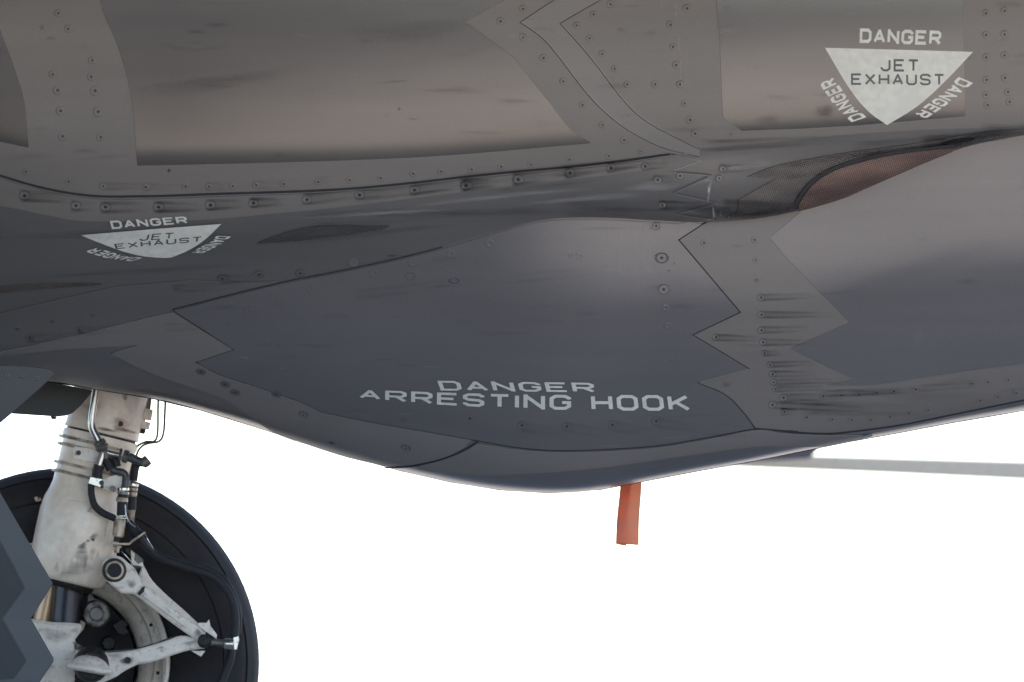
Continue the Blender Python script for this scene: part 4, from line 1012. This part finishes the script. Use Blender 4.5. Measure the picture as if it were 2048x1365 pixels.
# lower torque link
low = [(150, 1300), (178, 1302), (215, 1306), (260, 1302), (300, 1292), (335, 1281), (362, 1272), (385, 1276), (410, 1282), (412, 1296), (395, 1299), (370, 1303), (330, 1316), (300, 1325), (275, 1330), (250, 1342), (232, 1354), (205, 1366), (185, 1372), (160, 1340)]
slab("torque_link", sp(low, 3), TY + .01, .05, WDIRTY, bev=4, smooth=True)['label'] = 'front arm of the lower link'
slab("torque_link", sp([(148, 1284), (175, 1296), (205, 1302), (262, 1298), (310, 1286), (345, 1274), (380, 1270), (404, 1274), (400, 1284), (340, 1284), (280, 1300), (200, 1312), (150, 1306)], 3), TY + .065, .03, DULLST, bev=2, smooth=True)['label'] = 'rear web of the lower link'
slab("link_tab", [(382, 1302), (411, 1302), (402, 1314)], TY + .02, .02, WDIRTY, bev=1)
slab("link_tab", [(394, 1250), (398, 1246), (413, 1246), (418, 1239), (421, 1252), (434, 1270), (433, 1279), (424, 1272), (408, 1262)], TY - .004, .03, WDIRTY, bev=1.2)
lathe("link_boss", (409, 1283, TY - .018), (409, 1283, TY + .07), [(0, 9), (.08, 14), (1, 14)], GREASE, n=24)
lathe("link_boss", (411, 1284, TY - .024), (411, 1284, TY + .02), [(0, 6), (.3, 9), (1, 9)], HOSE, n=20)
lathe("link_bolt", (420, 1285, TY), (448, 1288, TY), [(0, 8), (1, 8.5)], DULLST, n=16)
lathe("link_bolt", (448, 1288, TY), (468, 1289, TY), [(0, 11), (.1, 12), (.9, 12), (1, 10)], CHROME, n=12)
slab("link_bolt_head", [(466, 1275), (477, 1272), (479, 1280), (474, 1300), (468, 1300)], TY - .012, .03, CHROME, bev=1)
lathe("bolt", (255, 1321, TY - .004), (255, 1321, TY + .01), [(0, 6), (1, 7)], GREASE, n=12)
# knob and axle end
lathe("axle_end", (193, 1228, SY - .02), (192, 1226, SY + .12), [(0, 24), (.04, 27), (.3, 28), (.32, 25), (1, 25)], DULLST, n=36)
lathe("axle_end_ring", (193, 1228, SY - .024), (193, 1228, SY - .01), [(0, 12), (.3, 16), (1, 17)], DULLST, n=28)
slab("axle_bracket", [(176, 1186), (181, 1179), (188, 1196), (200, 1200), (190, 1210), (172, 1215)], SY + .02, .03, DULLST, bev=1.5)
slab("axle_bracket", [(160, 1240), (172, 1245), (168, 1258), (158, 1270), (155, 1262)], SY - .0, .03, BAND, bev=1.5)
slab("caliper", [(244, 1238), (258, 1248), (252, 1255), (258, 1264), (248, 1272), (235, 1268), (225, 1250)], SY + .1, .05, GREASE, bev=2)
lathe("grease_cap", (182, 1332, TY - .03), (182, 1328, TY + .03), [(0, 26), (.2, 32), (.5, 36), (1, 36)], GREASE, n=36)
def knob():
    o = lathe("link_knob", (184, 1312, TY - .03), (178, 1346, TY - .03), [(0, 10), (.08, 20), (.22, 29), (.42, 36), (.58, 40), (.64, 44), (.76, 46), (.88, 44), (.96, 38), (1, 28)], WDIRTY, n=36)
    return o
knob()
tube("side_lug", [(82, 998, SY), (74, 1001, SY), (72, 994, SY)], 3.5, BAND, per=3)
slab("side_lug", [(49, 1074), (66, 1076), (66, 1092), (56, 1090)], SY + .05, .03, WPAINT, bev=1)
# grime on the strut: rust at the ring and ports
def blob(x, y, rx, ry, a, mat, Y, ang=0):
    V = [(0, 0)]; A = [a]; nr, na = 4, 14
    for i in range(1, nr + 1):
        for k in range(na):
            th = 2*math.pi*k/na; q = i/nr*(1 + .2*math.sin(3*th + x)); V.append((q*rx*math.cos(th), q*ry*math.sin(th))); A.append(a*(1 - i/nr)**.8)
    c, s_ = math.cos(ang), math.sin(ang)
    # cylinder of the strut: axis centre at this height
    def dep(px, py):
        cx = 203 + (py - 868) * -0.243; rad = 78 if py < 868 else (73 if py < 1000 else 85)
        d = min(rad - 2, abs((px - cx) * .972)); return SY - (math.sqrt(rad*rad - d*d) + 1.2) * MPP
    if Y != SY: dep = lambda px, py: Y
    P_ = [pt(x + u*c - v*s_, y + u*s_ + v*c, dep(x + u*c - v*s_, y + u*s_ + v*c)) for u, v in V]
    f = [(0, 1 + (k+1) % na, 1 + k) for k in range(na)]
    for i in range(nr - 1):
        for k in range(na):
            a0 = 1 + i*na + k; a1 = 1 + i*na + (k+1) % na; f.append((a0, a1, a1 + na, a0 + na))
    o = mk("stain_and_reflection", P_, f, mat, aircraft); at = o.data.attributes.new('alpha', 'FLOAT', 'POINT'); at.data.foreach_set('value', A)
for x, y, rx, ry, a, m_, an in ((250, 794, 7, 8, 1, RUST, .3), (240, 848, 18, 14, .7, RUST, 0), (252, 862, 26, 5, .9, RUST, .2), (215, 860, 30, 4, .8, RUST, .2), (262, 876, 20, 4, .8, STAIN_REFL, .2), (180, 812, 30, 10, .3, RUST, .2),
                             (185, 1072, 12, 9, .6, STAIN_REFL, 0), (135, 1048, 26, 10, .5, STAIN_REFL, .15), (163, 1102, 14, 26, .75, STAIN_REFL, .1), (110, 1062, 10, 16, .3, STAIN_REFL, 0), (150, 1140, 40, 16, .5, STAIN_REFL, -.3),
                             (186, 1080, 5, 4, 1, STAIN_REFL, 0), (176, 1082, 5, 3, 1, STAIN_REFL, 0), (108, 1018, 3, 3, 1, STAIN_REFL, 0), (120, 1095, 5, 14, .35, RUST, 0), (140, 1000, 30, 4, .2, RUST, .2)):
    blob(x, y, rx, ry, a, m_, SY, an)
for k in range(16):
    blob(rnd.uniform(95, 215), rnd.uniform(980, 1140), rnd.uniform(2, 7), rnd.uniform(8, 30), rnd.uniform(.2, .5), rnd.choice((RUST, STAIN_REFL)), SY, .2)

for x, y, rx, ry, a, m_, Y_, an in ((262, 1168, 12, 8, .8, RUST, TY - .0062, .6), (236, 1176, 16, 5, .4, RUST, TY - .0062, 0), (222, 1118, 12, 3, .5, STAIN_REFL, TY - .0062, 0), (274, 1140, 5, 12, .5, STAIN_REFL, TY - .0062, -.5),
        (290, 1192, 10, 6, .7, STAIN_REFL, TY - .0062, .7), (398, 1268, 14, 9, .9, STAIN_REFL, TY - .0062, .7), (340, 1225, 20, 3, .4, STAIN_REFL, TY - .0062, .7), (380, 1286, 18, 5, .6, STAIN_REFL, TY + .0035, -.2), (255, 1322, 16, 9, .8, STAIN_REFL, TY + .0035, -.2),
        (230, 1312, 22, 5, .6, STAIN_REFL, TY + .0035, 0), (320, 1296, 10, 3, .5, STAIN_REFL, TY + .0035, -.2), (110, 1270, 34, 14, .55, STAIN_REFL, SY - .0665, .2), (150, 1262, 12, 8, .5, STAIN_REFL, SY - .0665, 0), (95, 1330, 10, 34, .3, RUST, SY - .0665, 0),
        (208, 1090, 6, 18, .3, STAIN_REFL, SY - .0400, 0), (196, 1140, 18, 10, .5, STAIN_REFL, SY - .0400, 0)):
    blob(x, y, rx, ry, a, m_, Y_, an)

# ------------------------------------------------------------------ red streamer hanging under the belly
def ribbon_mat():
    m, n, l, b = new_mat("red_streamer_cloth")
    v = noise(n, l, 26, 5, (1, 1, 1.6), (4, 4, 4))
    r = ramp(n, l, v, [(0.3, (0.84, 0.48, 0.35)), (0.7, (0.95, 0.47, 0.31))])
    sp_ = n.new('ShaderNodeTexCoord'); 
    l.new(r.outputs[0], b.inputs['Base Color']); b.inputs['Roughness'].default_value = 0.7
    tr = n.new('ShaderNodeBsdfTranslucent'); l.new(r.outputs[0], tr.inputs[0])
    mx = n.new('ShaderNodeMixShader'); mx.inputs[0].default_value = 0.72
    l.new(b.outputs[0], mx.inputs[1]); l.new(tr.outputs[0], mx.inputs[2]); l.new(mx.outputs[0], n['Material Output'].inputs[0])
    return m
RB = ribbon_mat()
def streamer():
    RY = 0.95
    fr = bpy.data.objects.new("warning_streamer", None); sc.collection.objects.link(fr)
    def strip(x0t, x1t, x0b, x1b, yb0, yb1, Y, name):
        nu, nv = 6, 30; V = []; F = []
        for lay in (0, 1):
            for j in range(nv + 1):
                t = j / nv
                for i in range(nu + 1):
                    s = i / nu
                    x = (x0t + (x1t - x0t) * s) * (1 - t) + (x0b + (x1b - x0b) * s) * t; y = 940 * (1 - t) + (yb0 + (yb1 - yb0) * s) * t
                    yy = Y + 0.004 * math.sin(s * 2.6 + t * 5) + 0.003 * math.sin(t * 13 + s) + lay * .0008
                    x += 0.9 * math.sin(t * 7)
                    V.append(pt(x, y, yy))
        n1 = (nv + 1) * (nu + 1)
        for j in range(nv):
            for i in range(nu):
                a = j*(nu+1) + i; F.append((a, a + nu + 1, a + nu + 2, a + 1)); F.append((n1 + a, n1 + a + 1, n1 + a + nu + 2, n1 + a + nu + 1))
        for j in range(nv):
            a = j*(nu+1); F.append((a, n1 + a, n1 + a + nu + 1, a + nu + 1)); a += nu; F.append((a, a + nu + 1, n1 + a + nu + 1, n1 + a))
        for i in range(nu):
            a = nv*(nu+1) + i; F.append((a, n1 + a, n1 + a + 1, a + 1))
        return mk(name, V, F, RB, fr)
    strip(1242, 1283.5, 1231, 1277, 1088, 1091, RY, "front_fold")
    strip(1244, 1264, 1231.5, 1252, 1089, 1092.5, RY + .007, "rear_fold")
    tag(fr, "short red-orange cloth streamer hanging below the belly", "streamer")
streamer()

# ------------------------------------------------------------------ far bar and wire behind
def far_bar():
    BY = 9.0
    root = bpy.data.objects.new("grey_bar", None); sc.collection.objects.link(root)
    barm = plain("pale_bar_paint", (0.11, 0.115, 0.115), 0.6, spec=0.2)
    slab("bar", [(1300, 902), (1620, 911), (2048, 923), (3200, 962), (3200, 1018), (2048, 960), (1750, 946), (1500, 936), (1300, 925)], BY, .25, barm, parent=root, bev=3)
    slab("bar_end", [(1400, 890), (1642, 890), (1632, 905), (1618, 917), (1560, 921), (1400, 927)], BY - .3, .25, plain("dark_bar_end", (.02, .02, .03), .9, spec=.1), parent=root, bev=2)
    tag(root, "long pale blue-grey bar out of focus behind the belly, at the right", "bar")
    wire = tube("thin_wire", [(380, 881, BY), (520, 883, BY), (620, 884.5, BY), (800, 888, BY)], 3.2, plain("tan_wire", (.04, .03, .02), .8, spec=0.1), parent=None, per=2, n=8)
    tag(wire, "faint thin tan wire far behind the belly, right of the strut", "wire")
far_bar()
bpy.context.view_layer.update()
